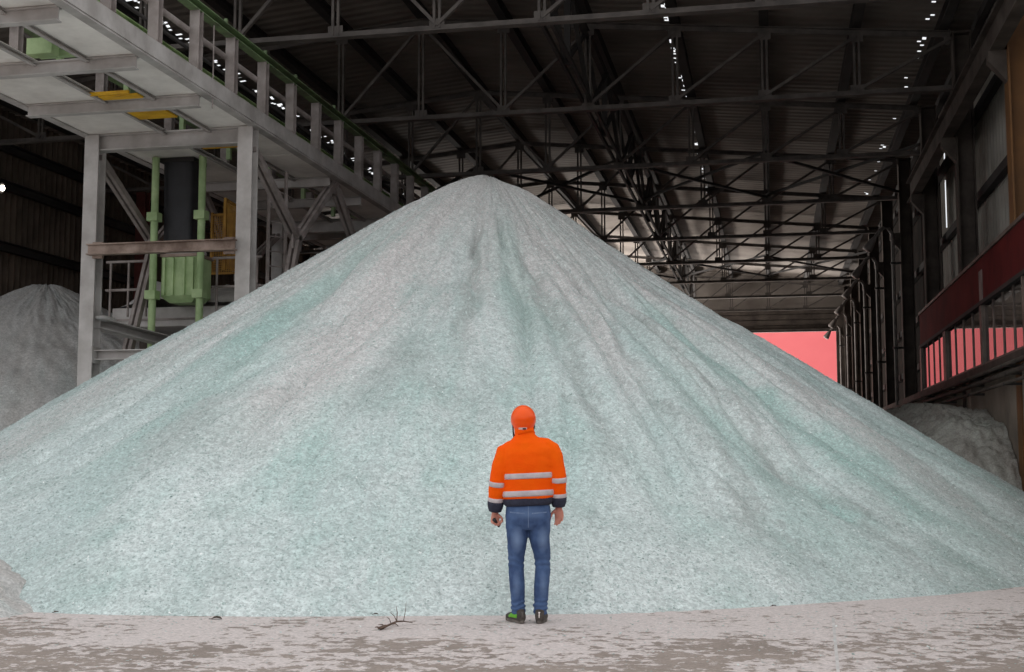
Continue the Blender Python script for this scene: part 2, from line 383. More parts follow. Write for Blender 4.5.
# ------------------------------------------------------------------ roof trusses
NODES = [XRIDGE+1.907*k for k in range(-6, 7)]
def make_truss():
    r = empty('roof_truss', (0, 0, 0))
    MB().tee((XL+.05, 0, 9.0), (XR-.02, 0, 9.0), .18, .115).build('bottom_chord', M['truss'], r)
    b = MB()
    for x0, x1 in ((XL+.05, XRIDGE), (XRIDGE, XR-.02)): b.tee((x0, 0, ztop(x0)-.07), (x1, 0, ztop(x1)-.07), .18, .12, up=(0, 0, -1))
    b.build('top_chord', M['truss'], r)
    for k, x in enumerate(NODES):
        if 0 < k < 12:
            b = MB()
            for s in (-.05, .05): b.bar((x+s, 0, 9.0), (x+s, 0, ztop(x)-.1), .045, .06)
            b.build('vertical_strut', M['truss'], r)
            MB().box(x-.14, x+.14, -.012, .012, 8.96, 9.18).build('gusset_plate', M['truss'], r)
        MB().box(max(x-.14, XL+.05), min(x+.14, XR-.02), -.013, .013, ztop(x)-.28, ztop(x)-.08).build('gusset_plate', M['truss'], r)
        if k < 12:
            xa, xb = x, NODES[k+1]
            if k >= 6: p, q = (xa, 0, 9.06), (xb, 0, ztop(xb)-.15)       # rises outwards
            else: p, q = (xb, 0, 9.06), (xa, 0, ztop(xa)-.15)
            if k == 6: p, q = (xb, 0, 9.06), (xa, 0, ztop(xa)-.15)
            if k == 5: p, q = (xa, 0, 9.06), (xb, 0, ztop(xb)-.15)
            MB().bar(p, q, .08, .06).build('diagonal_strut', M['truss'], r)
    return r
tr = make_truss()
for i, y in enumerate(TRUSS_Y):
    o = tr if i == 0 else copy_tree(tr)
    o.location.y = y
    lab = ['steel roof truss nearest the camera, cut by the top edge of the picture', 'second steel roof truss from the front, above the heap\'s peak',
           'third steel roof truss from the front, just behind the heap\'s peak'] + \
          ['%s steel roof truss from the front, over the back of the hall' % ORD[k] for k in range(3, 8)] + ['last steel roof truss, right in front of the far end wall']
    tag(o, lab[i], 'roof truss', 'steel roof trusses')
px_ = [XRIDGE+1.907*k for k in range(-6, 7)]
for k, x in enumerate(px_):
    x_ = min(max(x, XL+.2), XR-.15); z = ztop(x_)+.13
    o = MB().ibeam((0, Y0-.4, 0), (0, Y1, 0), .20, .24, .02).build('roof_purlin', M['purlin'], loc=(x_, 0, z))
    d = abs(k-6)
    lab = 'long roof purlin running along the ridge' if d == 0 else \
          ('%s long roof purlin to the %s of the ridge' % (ORD[d-1], 'right' if k > 6 else 'left') if d < 6 else 'long roof purlin along the %s eave' % ('right' if k > 6 else 'left'))
    tag(o, lab, 'purlin', 'long roof purlins')
# sway bracing between trusses, along the hall at x = -3.8
def make_sway():
    x, L_ = NODES[8], 5.65; zt = ztop(x)-.2
    r = empty('sway_brace')
    for s in (-.09, .09): MB().bar((s, .2, 9.12), (s, L_-.2, 9.12), .06, .10).build('bottom_rail', M['purlin'], r)
    MB().chan((0, .2, zt-.1), (0, L_-.2, zt-.1), .14, .14).build('top_rail', M['purlin'], r)
    for a, c in ((.2, L_/2), (L_-.2, L_/2)):
        MB().bar((.05, a, 9.1), (.05, c, zt-.1), .09, .07).build('diagonal_strut', M['purlin'], r)
        MB().bar((-.05, a, zt-.15), (-.05, c, 9.14), .09, .07).build('diagonal_strut', M['purlin'], r)
    MB().bar((0, L_/2, 9.1), (0, L_/2, zt-.1), .12, .12).build('hanger', M['purlin'], r)
    return r
sw = make_sway()
for i in range(8):
    o = sw if i == 0 else copy_tree(sw)
    o.location = (NODES[8], TRUSS_Y[i], 0)
    tag(o, 'dark lengthwise sway bracing between the %s and %s roof trusses' % (ORD[i], ORD[i+1]), 'bracing', 'lengthwise sway bracing')
# flat X bracing at lower chord level
def make_xb():
    r = empty('cross_brace')
    MB().bar((0, .1, 0), (3.81, 5.55, 0), .07, .07).build('brace_rod', M['purlin'], r)
    MB().bar((3.81, .1, .07), (0, 5.55, .07), .07, .07).build('brace_rod', M['purlin'], r)
    return r
xb = make_xb(); first = True; side_n = ['next to the right wall', 'left of the ridge', 'beside the sway bracing', 'right of the ridge']
for bi in (2, 5):
    for xi, nm in ((6, 'right of the ridge'), (8, 'beside the sway bracing'), (10, 'next to the right wall'), (4, 'left of the ridge')):
        o = xb if first else copy_tree(xb); first = False
        o.location = (NODES[xi], TRUSS_Y[bi], 9.16)
        tag(o, 'flat X bracing %s between the %s and %s trusses' % (nm, ORD[bi], ORD[bi+1]), 'bracing', 'flat X bracing under the roof')

# ------------------------------------------------------------------ wall columns, crane girder, downpipes
def make_column():
    r = empty('steel_column')
    MB().ibeam((0, 0, 0), (0, 0, 10.1), .36, .36, .028, up=(1,0,0)).build('shaft', M['column'], r)
    MB().box(-.24, .24, -.24, .24, 0, .04).build('base_plate', M['column'], r)
    MB().prof((0, -.1, 0), (0, .1, 0), [(-.17, 7.4), (-.17, 7.93), (-.46, 7.93), (-.46, 7.75)]).build('girder_bracket', M['column'], r)
    MB().box(-.2, .2, -.2, .2, 10.1, 10.14).build('cap_plate', M['column'], r)
    return r
c0 = make_column(); n = 0
proto_kids = list(c0.children)
for s, side in ((1, 'right'), (-1, 'left')):
    for i, y in enumerate(TRUSS_Y):
        o = copy_tree(c0); n += 1
        o.location = (XR+.19 if s > 0 else XL-.02, y, 0)
        if s < 0:
            o.rotation_euler.z = PI; o.scale.z = .97
        tag(o, kind='thing')
        if s > 0 and i == 0:
            tag(o, 'ochre primed steel column at the right edge of the picture, first along the right wall', 'column', 'steel columns along the right wall')
            MB().box(-.12, .14, -.20, .20, 9.0, 9.95).build('grey_top_box', M['pipe'], o)
        else:
            tag(o, 'brown steel column against the %s wall under the %s roof truss' % (side, ORD[i]), 'column', 'steel columns along the %s wall' % side)
        if s > 0 and i == 0: first_col = o
for ch in proto_kids: bpy.data.objects.remove(ch)
bpy.data.objects.remove(c0)
for ch in list(first_col.children):
    if ch.name.startswith('shaft'):
        ch.data = ch.data.copy(); ch.data.materials[0] = M['orange_sheet']; ch['label'] = 'ochre primed shaft'
o = MB().ibeam((0, Y0, 0), (0, 33.2, 0), .22, .54, .03).build('crane_girder', M['column'], loc=(3.70, 0, 8.20))
tag(o, 'long brown crane runway girder high along the right wall', 'girder')
MB().bar((0, Y0, .30), (0, 33.2, .30), .07, .06).build('rail', M['truss'], o)
dp = empty('hooked_pipe')
MB().tube([(0, 0, .1), (0, 0, 7.7), (-.02, 0, 7.92), (-.11, 0, 8.07), (-.24, 0, 8.10), (-.36, 0, 8.02), (-.50, 0, 7.82), (-.60, 0, 7.66)], .055, 12).build('pipe', M['pipe'], dp, smooth=True)
MB().loft([(-.50, 0, 7.82), (-.58, 0, 7.70), (-.72, 0, 7.48), (-.75, 0, 7.43)], [.06, .10, .15, .13], side=(0,1,0), n=16).build('hood', M['pipe'], dp, smooth=True)
for z in (7.0, 4.5, 2.0): MB().box(-.08, .20, -.08, .08, z, z+.06).build('pipe_clamp', M['purlin'], dp)
for i in range(3, 9):
    o = dp if i == 3 else copy_tree(dp)
    o.location = (3.64, TRUSS_Y[i]-.1, 0)
    tag(o, 'grey pipe with a hooked hood end at the %s right wall column' % ORD[i], 'pipe', 'hooked pipes on the right wall')

# gallery on the right wall: red fascia, window band, ledge with pipes
GX = 3.78
o = MB().box(GX-.02, GX+.06, Y0, 32.75, 4.16, 4.94).build('fascia_panel', M['red'], bevel=.01)
tag(o, 'dark red fascia panel above the window band on the right wall', 'fascia')
MB().box(GX-.05, GX+.06, Y0, 32.78, 4.94, 5.0).build('top_flashing', M['frame'], o)
MB().box(GX-.06, GX+.06, Y0, 32.78, 4.09, 4.16).build('bottom_flashing', M['purlin'], o)
MB().box(GX-.028, GX-.02, 23.2, 23.55, 4.16, 4.72).build('grey_patch', M['pipe'], o)
edges = [(Y0, 19.6), (19.7, 23.35), (23.55, 28.05), (28.45, 32.45)]
for n_, (a, c) in enumerate(edges):
    r = empty('window_%d' % (n_+1)); tag(r, kind='structure')
    MB().box(GX+.02, GX+.035, a, c, 3.06, 4.09).build('pane', M['glass'], r)
    fr = MB(); fr.box(GX-.01, GX+.05, a, c, 3.0, 3.06); fr.box(GX-.01, GX+.05, a, a+.05, 3.06, 4.09); fr.box(GX-.01, GX+.05, c-.05, c, 3.06, 4.09)
    k = max(2, int((c-a)/1.15)+1)
    for j in range(1, k): y = a+(c-a)*j/k; fr.box(GX, GX+.045, y-.016, y+.016, 3.06, 4.09)
    fr.build('window_frame', M['frame'], r)
for n_, y in enumerate((19.65, 23.45, 28.25, 32.6)):
    o = MB().box(GX-.04, GX+.05, y-(.05, .1, .2, .15)[n_], y+(.05, .1, .2, .15)[n_], 2.98, 4.10).build('trim_%d' % (n_+1), M['frame']); tag(o, kind='structure')
led = MB().box(3.66, 3.835, Y0, 44, 2.86, 2.98).build('wall_ledge', M['column']); tag(led, 'brown steel ledge under the window band on the right wall', 'ledge')
for k, (x, z, r_) in enumerate(((3.60, 2.80, .035), (3.66, 2.68, .045), (3.62, 2.52, .03))):
    o = MB().tube([(x, Y0, z+.02), (x, 26, z), (x, 33, z+.01), (x, 44, z-.02)], r_, 8).build('service_pipe', M['column'], smooth=True)
    tag(o, '%s dark service pipe running under the right wall ledge' % ('upper', 'middle', 'lower')[k], 'pipe', 'service pipes on the right wall')
    for y in (20.5, 24.0, 27.5, 31): MB().box(x-.05, 3.855, y, y+.04, z-.02, z+.02).build('bracket', M['purlin'], o)
# ------------------------------------------------------------------ heaps
def vnoise(u, v, pu, seed):
    """value noise, periodic in u with pu cells"""
    r = np.random.default_rng(seed).random((pu, 64))
    ui = np.floor(u).astype(int); vi = np.floor(v).astype(int); fu = u-ui; fv = v-vi
    fu = fu*fu*(3-2*fu); fv = fv*fv*(3-2*fv)
    g = lambda a, c: r[a % pu, c % 64]
    return (g(ui, vi)*(1-fu)+g(ui+1, vi)*fu)*(1-fv)+(g(ui, vi+1)*(1-fu)+g(ui+1, vi+1)*fu)*fv
def heap(name, ax, ay, H, ctrl, mat_, na=1200, nr=170, gully=.16, seed=3, round_=.35, xmin=None, xmax=None, rough=.012, toe=.08, ease=0):
    ang = np.linspace(-PI, PI, na, endpoint=False); t = np.linspace(0, 1.06, nr)**.9
    t = t/t[-1]*1.06
    A, T = np.meshgrid(ang, t, indexing='ij')
    ca = np.array([c[0] for c in ctrl])*PI/180; cr = np.array([c[1] for c in ctrl])
    ce = np.concatenate([ca-2*PI, ca, ca+2*PI]); re = np.concatenate([cr]*3); o = np.argsort(ce)
    R = np.interp(ang, ce[o], re[o]); k = np.ones(41)/41
    R = np.convolve(np.concatenate([R[-20:], R, R[:20]]), k, 'valid')
    Rr = R[:, None]*np.ones_like(T); rad = Rr*T
    s = round_/Rr; lin_ = 1-(np.sqrt(T*T+s*s)-s*.35)
    if ease:
        pw = 1+ease*np.exp(-((A+.2)/.8)**2); lin_ = np.where(T < 1, np.clip(lin_, 1e-4, 2)**pw, lin_)
    h = H*lin_
    h = h-H*(lin_[:, np.argmin(np.abs(t-1))][:, None])*np.clip(T, 0, 1.1)**6 if ease else h
    x = 0 if ease else toe; d = 1-T; h = np.where(d < x*2, H*(np.clip(d+.0, -1, 1)*.5+.25*(np.sqrt(d*d+x*x*.3)-np.sqrt(x*x*.3))*2), h) if x else h
    u = (A+PI)/(2*PI)
    env = np.clip((T-.06)/.34, 0, 1)*np.clip((1.02-T)/.25, 0, 1)
    g1 = 1-np.abs(2*vnoise(u*38, T*2.2+A*.3, 38, seed)-1); g2 = 1-np.abs(2*vnoise(u*90+T*3, T*4, 90, seed+1)-1)
    big = vnoise(u*11, T*1.6, 11, seed+2)-.5
    h = h+env*gully*(-.55*g1**3-.25*g2**3+1.3*big)
    if ease:   # a few deeper runnels
        wob = .06*(vnoise(u*30, rad*1.1, 30, seed+8)-.5)+.03*(vnoise(u*80, rad*3, 80, seed+9)-.5)
        for ph, hw, r0, r1, dp in ((-80.5, 1.3, 2, 6, .13), (-67, 1.5, 2.6, 7.6, .16), (-57, 1.3, 2.6, 9, .15), (-47, 1.3, 2.6, 9, .15), (-112, 2.4, 2.4, 6.5, .14), (-72, 1.2, 1.6, 4.5, .12), (-36, 1.6, 3, 8.5, .14), (-98, 1.4, 4, 8, .07), (-127, 2, 3, 9, .12)):
            dA = np.abs((A+wob-math.radians(ph)+PI) % (2*PI)-PI)/math.radians(hw)
            h = h-dp*np.exp(-dA**2)*np.clip((rad-r0)/.8, 0, 1)*np.clip((r1-rad)/1.5, 0, 1)
    f = vnoise(u*na/3.0, rad*9, int(na/3), seed+5)-.5; f2 = vnoise(u*na/9, rad*3, int(na/9), seed+6)-.5
    h = h+np.clip((1.03-T)/.05, 0, 1)*rough*(f*1.5+f2*2.2)
    h = np.where(T > 1.03, -.03-(T-1.03), h)
    X = rad*np.cos(A); Y = rad*np.sin(A)
    if xmax is not None: X = np.minimum(X, xmax-ax)
    if xmin is not None: X = np.maximum(X, xmin-ax)
    V = np.stack([X, Y, h], -1)
    V[:, 0] = np.array([0, 0, V[:, 0, 2].mean()])
    idx = np.arange(na*nr).reshape(na, nr); nx = np.roll(idx, -1, 0)
    F = np.stack([idx[:, :-1], idx[:, 1:], nx[:, 1:], nx[:, :-1]], -1).reshape(-1, 4)
    me = np_mesh(name, V.reshape(-1, 3), F, mat_)
    ob = bpy.data.objects.new(name, me); COL.objects.link(ob); ob.location = (ax, ay, 0)
    return ob, V
AX, AY = -4.67, 20.6
ctrl = [(-175, 9.9), (-150, 10.0), (-125, 10.4), (-99.5, 10.5), (-91, 10.25), (-82, 9.95), (-74, 9.95), (-61, 9.75), (-43, 9.7), (-20, 10.0), (0, 10.3), (40, 9.9), (90, 10), (140, 9.9), (170, 9.9)]
main, V = heap('glass_cullet_heap', AX, AY, 6.53, ctrl, M['cullet'], 1700, 200, .34, 3, round_=.8, xmax=3.80, ease=.30)
tag(main, 'huge conical heap of crushed pale green glass filling the hall', 'heap of crushed glass', kind='stuff')
# loose shards lying on the slope facing the front
def shards(count, V, amin, amax, tmin, tmax, smin, smax, lift=.004):
    na, nr, _ = V.shape
    i = ((rng.uniform(amin, amax, count)+PI)/(2*PI)*na).astype(int) % na
    tt = np.sqrt(rng.uniform(tmin**2, tmax**2, count)); j = np.clip((tt/1.06)**(1/1.0)*(nr-1), 1, nr-3).astype(int)
    fi = rng.random(count)[:, None]; fj = rng.random(count)[:, None]; i2 = (i+1) % na
    p = (V[i, j]*(1-fi)+V[i2, j]*fi)*(1-fj)+(V[i, j+1]*(1-fi)+V[i2, j+1]*fi)*fj
    n_ = np.cross(V[i, j+1]-V[i, j], V[i2, j]-V[i, j]); n_ /= np.linalg.norm(n_, axis=1, keepdims=True)+1e-9
    n_ *= np.sign(n_[:, 2:3])
    n_ = n_+rng.normal(0, .38, (count, 3)); n_ /= np.linalg.norm(n_, axis=1, keepdims=True)
    return tri_shards(p+n_*0+np.array([0, 0, lift]), n_, smin, smax)
def tri_shards(p, n_, smin, smax):
    count = len(p); a = np.cross(n_, rng.normal(0, 1, (count, 3))); a /= np.linalg.norm(a, axis=1, keepdims=True)+1e-9
    c = np.cross(n_, a); s = (smin+(smax-smin)*rng.random(count)**2.5)[:, None]
    q = []
    for k in range(3):
        th = (2*PI*k/3+rng.uniform(-.6, .6, count))[:, None]; rr = s*rng.uniform(.6, 1.2, count)[:, None]
        q.append(p+(a*np.cos(th)+c*np.sin(th))*rr)
    thick = n_*(s*.08)
    top = np.stack(q, 1)+thick[:, None]; bot = np.stack(q, 1)-thick[:, None]
    P = np.concatenate([top, bot], 1).reshape(-1, 3); base = (np.arange(count)*6)[:, None]
    F = np.concatenate([base+np.array(f) for f in ((0,1,2), (5,4,3), (0,3,4), (0,4,1), (1,4,5), (1,5,2), (2,5,3), (2,3,0))], 0)
    return P, F
P, F = shards(130000, V, -PI*.99, -.02, .10, 1.03, .006, .019)
o = bpy.data.objects.new('loose_shards', np_mesh('loose_shards', P, F, M['shard'], smooth=False)); COL.objects.link(o); o.parent = main
tag(o, 'pale glass shards lying on the slope', kind='stuff')
# grit scattered on the floor in front
cnt = 5000
fx = rng.uniform(-8, 4.5, cnt); fy = 12.5-np.abs(rng.normal(0, 2.2, cnt))
keep = (np.hypot(fx-AX, fy-AY) > 10.2) & (fy > 6.5); fp = np.stack([fx[keep], fy[keep], np.full(keep.sum(), .004)], 1)
nn = np.array([0, 0, 1.0])+rng.normal(0, .2, fp.shape); nn /= np.linalg.norm(nn, axis=1, keepdims=True)
P, F = tri_shards(fp, nn, .005, .015)
o = bpy.data.objects.new('glass_grit', np_mesh('glass_grit', P, F, M['shard'], smooth=False)); COL.objects.link(o)
tag(o, 'glass grit scattered over the floor in front of the large heap', 'glass grit', kind='stuff')

o, _ = heap('fine_glass_heap', -16.3, 25.6, 5.55, [(a, 8.9) for a in range(-180, 180, 30)], M['fines'], 500, 90, .07, 21, round_=.6, xmin=-18.5, rough=.035)
tag(o, 'grey white heap of fine material by the left wall behind the gantry', 'heap', kind='stuff')
o, _ = heap('floor_dust_heap', -8.55, 10.35, 1.05, [(a, 2.0) for a in range(-180, 180, 30)], M['fines'], 300, 60, .08, 31, round_=.3, rough=.01)
tag(o, 'low pale dust heap on the floor at the left edge', 'heap', kind='stuff')
def ridge_heap():
    ys = np.linspace(17.5, 40, 520); xs = np.linspace(-1.5, 3.84, 150); Xg, Yg = np.meshgrid(xs, ys, indexing='ij')
    crest = np.interp(ys, [17.5, 19.2, 20.5, 21.2, 22.0, 23.5, 25, 29, 35, 40], [-.6, -.2, .8, 1.55, 1.95, 2.2, 2.32, 2.5, 2.6, 2.4])
    h = crest[None, :]-np.maximum(3.1-Xg, 0)*.62-np.maximum(Xg-3.1, 0)*.12
    f = vnoise(Xg*4+20, Yg*4, 400, 5)-.5; f2 = vnoise(Xg*11+40, Yg*11, 900, 6)-.5; f3 = vnoise(Xg*1.5+40, Yg*1.5, 900, 7)-.5
    h = h+.10*f+.11*f2+.14*f3+.06*(vnoise(Xg*24+80, Yg*24, 2000, 9)-.5)
    Vv = np.stack([Xg, Yg-25, h], -1); Vv[..., 0] -= 3.0
    idx = np.arange(xs.size*ys.size).reshape(xs.size, ys.size)
    F = np.stack([idx[:-1, :-1], idx[1:, :-1], idx[1:, 1:], idx[:-1, 1:]], -1).reshape(-1, 4)
    ob = bpy.data.objects.new('crushed_rubble_heap', np_mesh('crushed_rubble_heap', Vv.reshape(-1, 3), F, M['rubbish'])); COL.objects.link(ob); ob.location = (3.0, 25, 0)
    return ob
o = ridge_heap(); tag(o, 'dull grey heap of rubble against the right wall under the windows', 'heap', kind='stuff')

# ------------------------------------------------------------------ conveyor gantry
GXR, GXL, GZ0, GZ1 = -9.10, -12.16, 7.15, 7.60
PORT = [20.5, 29.3, 38.1]
ga = empty('conveyor_gantry', ((GXR+GXL)/2, 20.5, 0)); tag(ga, 'grey steel conveyor gantry on legs left of the large heap', 'gantry')
gx, gy = ga.location.x, ga.location.y
def gb(b, name, m, **kw):
    b.v = [(x-gx, y-gy, z) for x, y, z in b.v]; return b.build(name, M[m], ga, **kw)
GY0, GY1 = 11.6, 46.0
for x, s in ((GXR, 1), (GXL, -1)):
    gb(MB().chan((x+s*.13, GY0, GZ1-.15), (x+s*.13, GY1, GZ1-.15), -.14*s, .30), 'edge_beam', 'grey_steel')
    gb(MB().box(min(x+s*.05, x+s*.215), max(x+s*.05, x+s*.215), GY0, GY1, GZ1-.32, GZ1-.301), 'bottom_flange', 'grey_steel')
yy = 12.25
while yy < GY1:
    if min(abs(yy-p) for p in PORT) > .6 and abs(yy-22.55) > .2: gb(MB().ibeam((GXL-.03, yy, GZ0+.05), (GXR+.03, yy, GZ0+.05), .14, .20), 'cross_beam', 'grey_steel')
    yy += 2.06
for x0, x1 in ((GXL-.06, -10.72), (-9.88, GXR+.06)):
    yy = 12.3
    while yy < GY1-1:
        gb(MB().box(x0, x1, yy+.02, yy+2.04, GZ0+.16, GZ0+.19), 'deck_plate', 'deck'); yy += 2.06
for x in (-10.74, -9.86): gb(MB().chan((x, GY0, GZ0+.13), (x, GY1, GZ0+.13), .06, .08), 'inner_beam', 'grey_steel')
for p in PORT:
    gb(MB().ibeam((GXL, p, GZ0+.0), (GXR, p, GZ0+.0), .22, .30, .022), 'portal_beam', 'grey_steel')
    for x in (GXL+.02, GXR-.02):
        gb(MB().ibeam((x, p, 0), (x, p, GZ0+.14), .28, .28, .026), 'leg', 'grey_steel')
for i, p in enumerate(PORT):
    for x in (GXL, GXR):
        if i < 2:
            q = PORT[i+1]; n1, n2, mid = p+2.35, q-2.35, (p+q)/2
            for a, c in (((x, p+.1, 6.95), (x, n1, 5.66)), ((x, n1, 5.66), (x, mid-.05, 7.2)), ((x, n1, 5.70), (x, p+.16, .3)),
                         ((x, mid+.05, 7.2), (x, n2, 5.66)), ((x, n2, 5.66), (x, q-.1, 6.95)), ((x, n2, 5.70), (x, q-.16, .3))):
                b = MB()
                for s in (-.06, .06): b.bar((a[0]+s, a[1], a[2]), (c[0]+s, c[1], c[2]), .07, .13)
                gb(b, 'brace', 'post')
            for n_ in (n1, n2, mid): gb(MB().box(x-.02, x+.02, n_-.22, n_+.22, 5.45 if n_ != mid else 7.0, 5.9 if n_ != mid else 7.25), 'gusset_plate', 'post')
yy = 20.84-1.36*6; k = 0
while yy < GY1-.3:
    for x, s in ((GXR, 1), (GXL, -1)):
        if s > 0 or k % 2 == 0:
            gb(MB().ibeam((x+s*.10, yy, GZ1+.02), (x+s*.10, yy, 8.60), .17, .15, .018), 'post', 'post')
    yy += 1.36; k += 1
gb(MB().chan((GXR+.10, 14.0, 8.67), (GXR+.10, GY1, 8.67), .16, .15), 'top_rail', 'green_rail')
gb(MB().chan((GXL-.10, 14.0, 8.67), (GXL-.10, GY1, 8.67), .16, .15), 'top_rail', 'green_rail')
for y in (19.2, 20.9, 22.4, 24.6): gb(MB().box(GXR+.07, GXR+.12, y, y+.05, 8.74, 8.86), 'rail_clip', 'green_rail')
for z in (8.28,):
    gb(MB().tube([(GXR-.02, 13, z), (GXR-.02, GY1, z)], .05, 8), 'handrail', 'post', smooth=True)
for z in (7.98,):
    gb(MB().tube([(GXR-.03, 13, z), (GXR-.03, GY1, z)], .03, 8), 'handrail', 'purlin', smooth=True)
b = MB(); b.box(GXR-.3, GXR+.2, 17.45, 17.75, 8.75, 8.95); b.tube([(GXR+.1, 17.6, 9.3), (GXR+.16, 17.6, 9.1), (GXR+.1, 17.6, 8.9)], .02, 6)
gb(b, 'hoist_bracket', 'green_rail')
gb(MB().tube([(GXR+.2, 18.55, 8.5), (GXR+.2, 18.56, 7.1)], .012, 6), 'hanging_chain', 'post')
# conveyor lying on the gantry
cv = empty('belt_conveyor', (-10.3, 20.5, GZ0)); tag(cv, 'dark belt conveyor with green frame lying along the gantry', 'conveyor')
for s in (-1, 1): MB().chan((s*.62, -7, .95), (s*.62, 24, .95), .08*s, .18).build('side_frame', M['green'], cv)
MB().box(-.5, .5, -8, 24, 1.02, 1.05).build('belt', M['rubber'], cv)
for k in range(15):
    y = -7.4+2.1*k
    for s in (-1, 1): MB().bar((s*.62, y, .38), (s*.62, y, .9), .09, .09).build('leg', M['green'], cv)
    MB().tube([(-.55, y+.5, .95), (.55, y+.5, .95)], .06, 10).build('roller', M['purlin'], cv, smooth=True)
MB().bar((-.62, -3.75, .42), (.3, -3.75, .42), .1, .14).build('cross_tie', M['green'], cv)
MB().box(-.62, -.2, -4.1, -3.9, .30, .55).build('guard_box', M['green'], cv)
for k, (y, d) in enumerate(((18.12, .10), (19.18, .24), (21.2, .40))):
    o = MB().box(-.36, .34, -d, d, 0, .03).build('hatch_plate', M['yellow'], loc=(-10.3 if k < 2 else -10.15, y, 7.24))
    MB().box(-.44, .24, -d-.12, -d-.07, -.005, .05).build('lip', M['yellow'], o)
    tag(o, ('narrow yellow hatch plate in the gantry deck gap, farther before the front leg frame', 'broad yellow hatch plate in the gantry deck gap, just before the front leg frame', 'yellow hatch plate under the gantry deck, behind the front leg frame')[k], 'hatch plate', 'yellow hatch plates')

# ------------------------------------------------------------------ machine between the legs
mc = empty('discharge_press', (-11.32, 22.2, 0)); tag(mc, 'green discharge machine with two posts between the gantry legs', 'machine')
PX = (-.50, .50)
def green_posts():
    for x in PX:
        MB().tube([(x, 0, 0), (x, 0, 3.0), (x, 0, 7.28)], .072, 14).build('post', M['green'], mc)
        for z in (4.45, 6.0): MB().box(x-.11, x+.11, -.12, .10, z, z+.17).build('clamp', M['green'], mc)
green_posts()
b = MB(); b.box(-.38, .38, .10, .75, 4.52, 5.30)
bx_ = b.build('hopper_box', M['green'], mc, bevel=.015)
for x in (-.30, -.12, .12, .30): MB().box(x-.025, x+.025, .05, .10, 4.54, 5.28).build('stiffener', M['green'], bx_)
MB().add([(-.38,.1,4.52), (.38,.1,4.52), (.38,.75,4.52), (-.38,.75,4.52), (-.24,.2,4.40), (.24,.2,4.40), (.24,.65,4.40), (-.24,.65,4.40)],
         [(0,1,2,3), (7,6,5,4), (0,4,5,1), (1,5,6,2), (2,6,7,3), (3,7,4,0)]).build('outlet', M['green'], bx_)
MB().box(-.40, .40, .08, .8, 5.30, 5.36).build('top_plate', M['brown_rail'], mc)
b = MB(); b.ball((-.05, .5, 5.42), .40, .40, .20, 20, 8); b.build('dust_collar', M['whitedust'], mc, smooth=True)
ch = MB().loft([(-.13, .42, 5.58), (-.13, .42, 5.8), (-.13, .42, 6.3), (-.13, .42, 7.0), (-.13, .42, 7.26)], [(.31, .22), (.31, .23), (.32, .24), (.33, .25), (.33, .26)], n=28, ex=5)
o = ch.build('chute_sleeve', M['rubber'], smooth=False); o.location = mc.location; tag(o, 'tall black rubber chute hanging between the green machine posts', 'chute')
MB().box(-.5, .24, .12, .72, 7.22, 7.30).build('hanging_collar', M['purlin'], o)
o = MB().ibeam((GXL+.1, 20.22, 0), (GXR-.1, 20.22, 0), .16, .20, .022).build('tie_beam', M['brown_rail'], loc=(0, 0, 5.12)); tag(o, 'rusty brown crossbeam between the two front gantry legs', 'beam')
for x in (GXL+.25, GXR-.25): MB().box(x-.1, x+.1, 20.28, 20.34, -.15, .15).build('end_plate', M['brown_rail'], o)
o = MB().chan((GXL+.17, 20.45, 0), (-9.9, 20.45, 0), .14, .18, .02).build('tie_beam', M['grey_steel'], loc=(0, 0, 3.22)); tag(o, 'low grey crossbeam at the foot of the left gantry leg', 'beam')
MB().box(GXL+.17, GXL+.2, 20.3, 20.6, -.15, .15).build('end_plate', M['grey_steel'], o)
o = MB().chan((GXL+.10, 20.6, .60), (GXL+.75, 23.0, .35), .26, .2, .02).build('loading_channel', M['grey_steel'], loc=(0, 0, 3.22)); tag(o, 'dusty sloping channel beam running back from the left gantry leg', 'beam')
MB().ball((GXL+.16, 20.8, .70), .10, .35, .06, 14, 8).build('dust_cap', M['whitedust'], o, smooth=True)
o = MB().bar((GXL+.3, 22.4, 1.5), (GXL+1.6, 21.4, 3.6), .13, .16).build('diagonal_prop', M['grey_steel']); tag(o, 'grey diagonal prop under the dusty slab', 'prop')
MB().box(GXL+.15, GXL+.45, 22.3, 22.5, 1.3, 1.55).build('foot_plate', M['grey_steel'], o)
# dusty slab (receiving table)
sl = empty('receiving_slab', (-11.13, 23.6, 0)); tag(sl, 'grey slab table topped with white dust behind the green machine', 'slab table')
MB().box(-2.0, 2.4, -.6, 1.0, 4.0, 4.40).build('slab', M['grey_steel'], sl, bevel=.02)
MB().box(-2.02, 2.42, -.63, -.59, 4.13, 4.17).build('edge_strip', M['post'], sl)
for x in (-1.6, 0, 1.9): MB().bar((x, .1, 0), (x, .1, 4.0), .2, .2).build('leg', M['column'], sl)
b = MB(); pts = []
nx_, ny_ = 40, 14
for i in range(nx_+1):
    for j in range(ny_+1):
        x, y = -1.98+4.36*i/nx_, -.58+1.55*j/ny_; e = min(i, nx_-i, 6)/6*min(j+1, ny_-j, 3)/3
        pts.append((x, y, 4.395+max(0, e)*(.40+.34*noise.noise(Vector((x*1.1+1, y*.9, 2)))+.06*noise.noise(Vector((x*5, y*5, 1))))))
b.add(pts, [(i*(ny_+1)+j, (i+1)*(ny_+1)+j, (i+1)*(ny_+1)+j+1, i*(ny_+1)+j+1) for i in range(nx_) for j in range(ny_)])
b.build('dust_layer', M['whitedust'], sl, smooth=True)
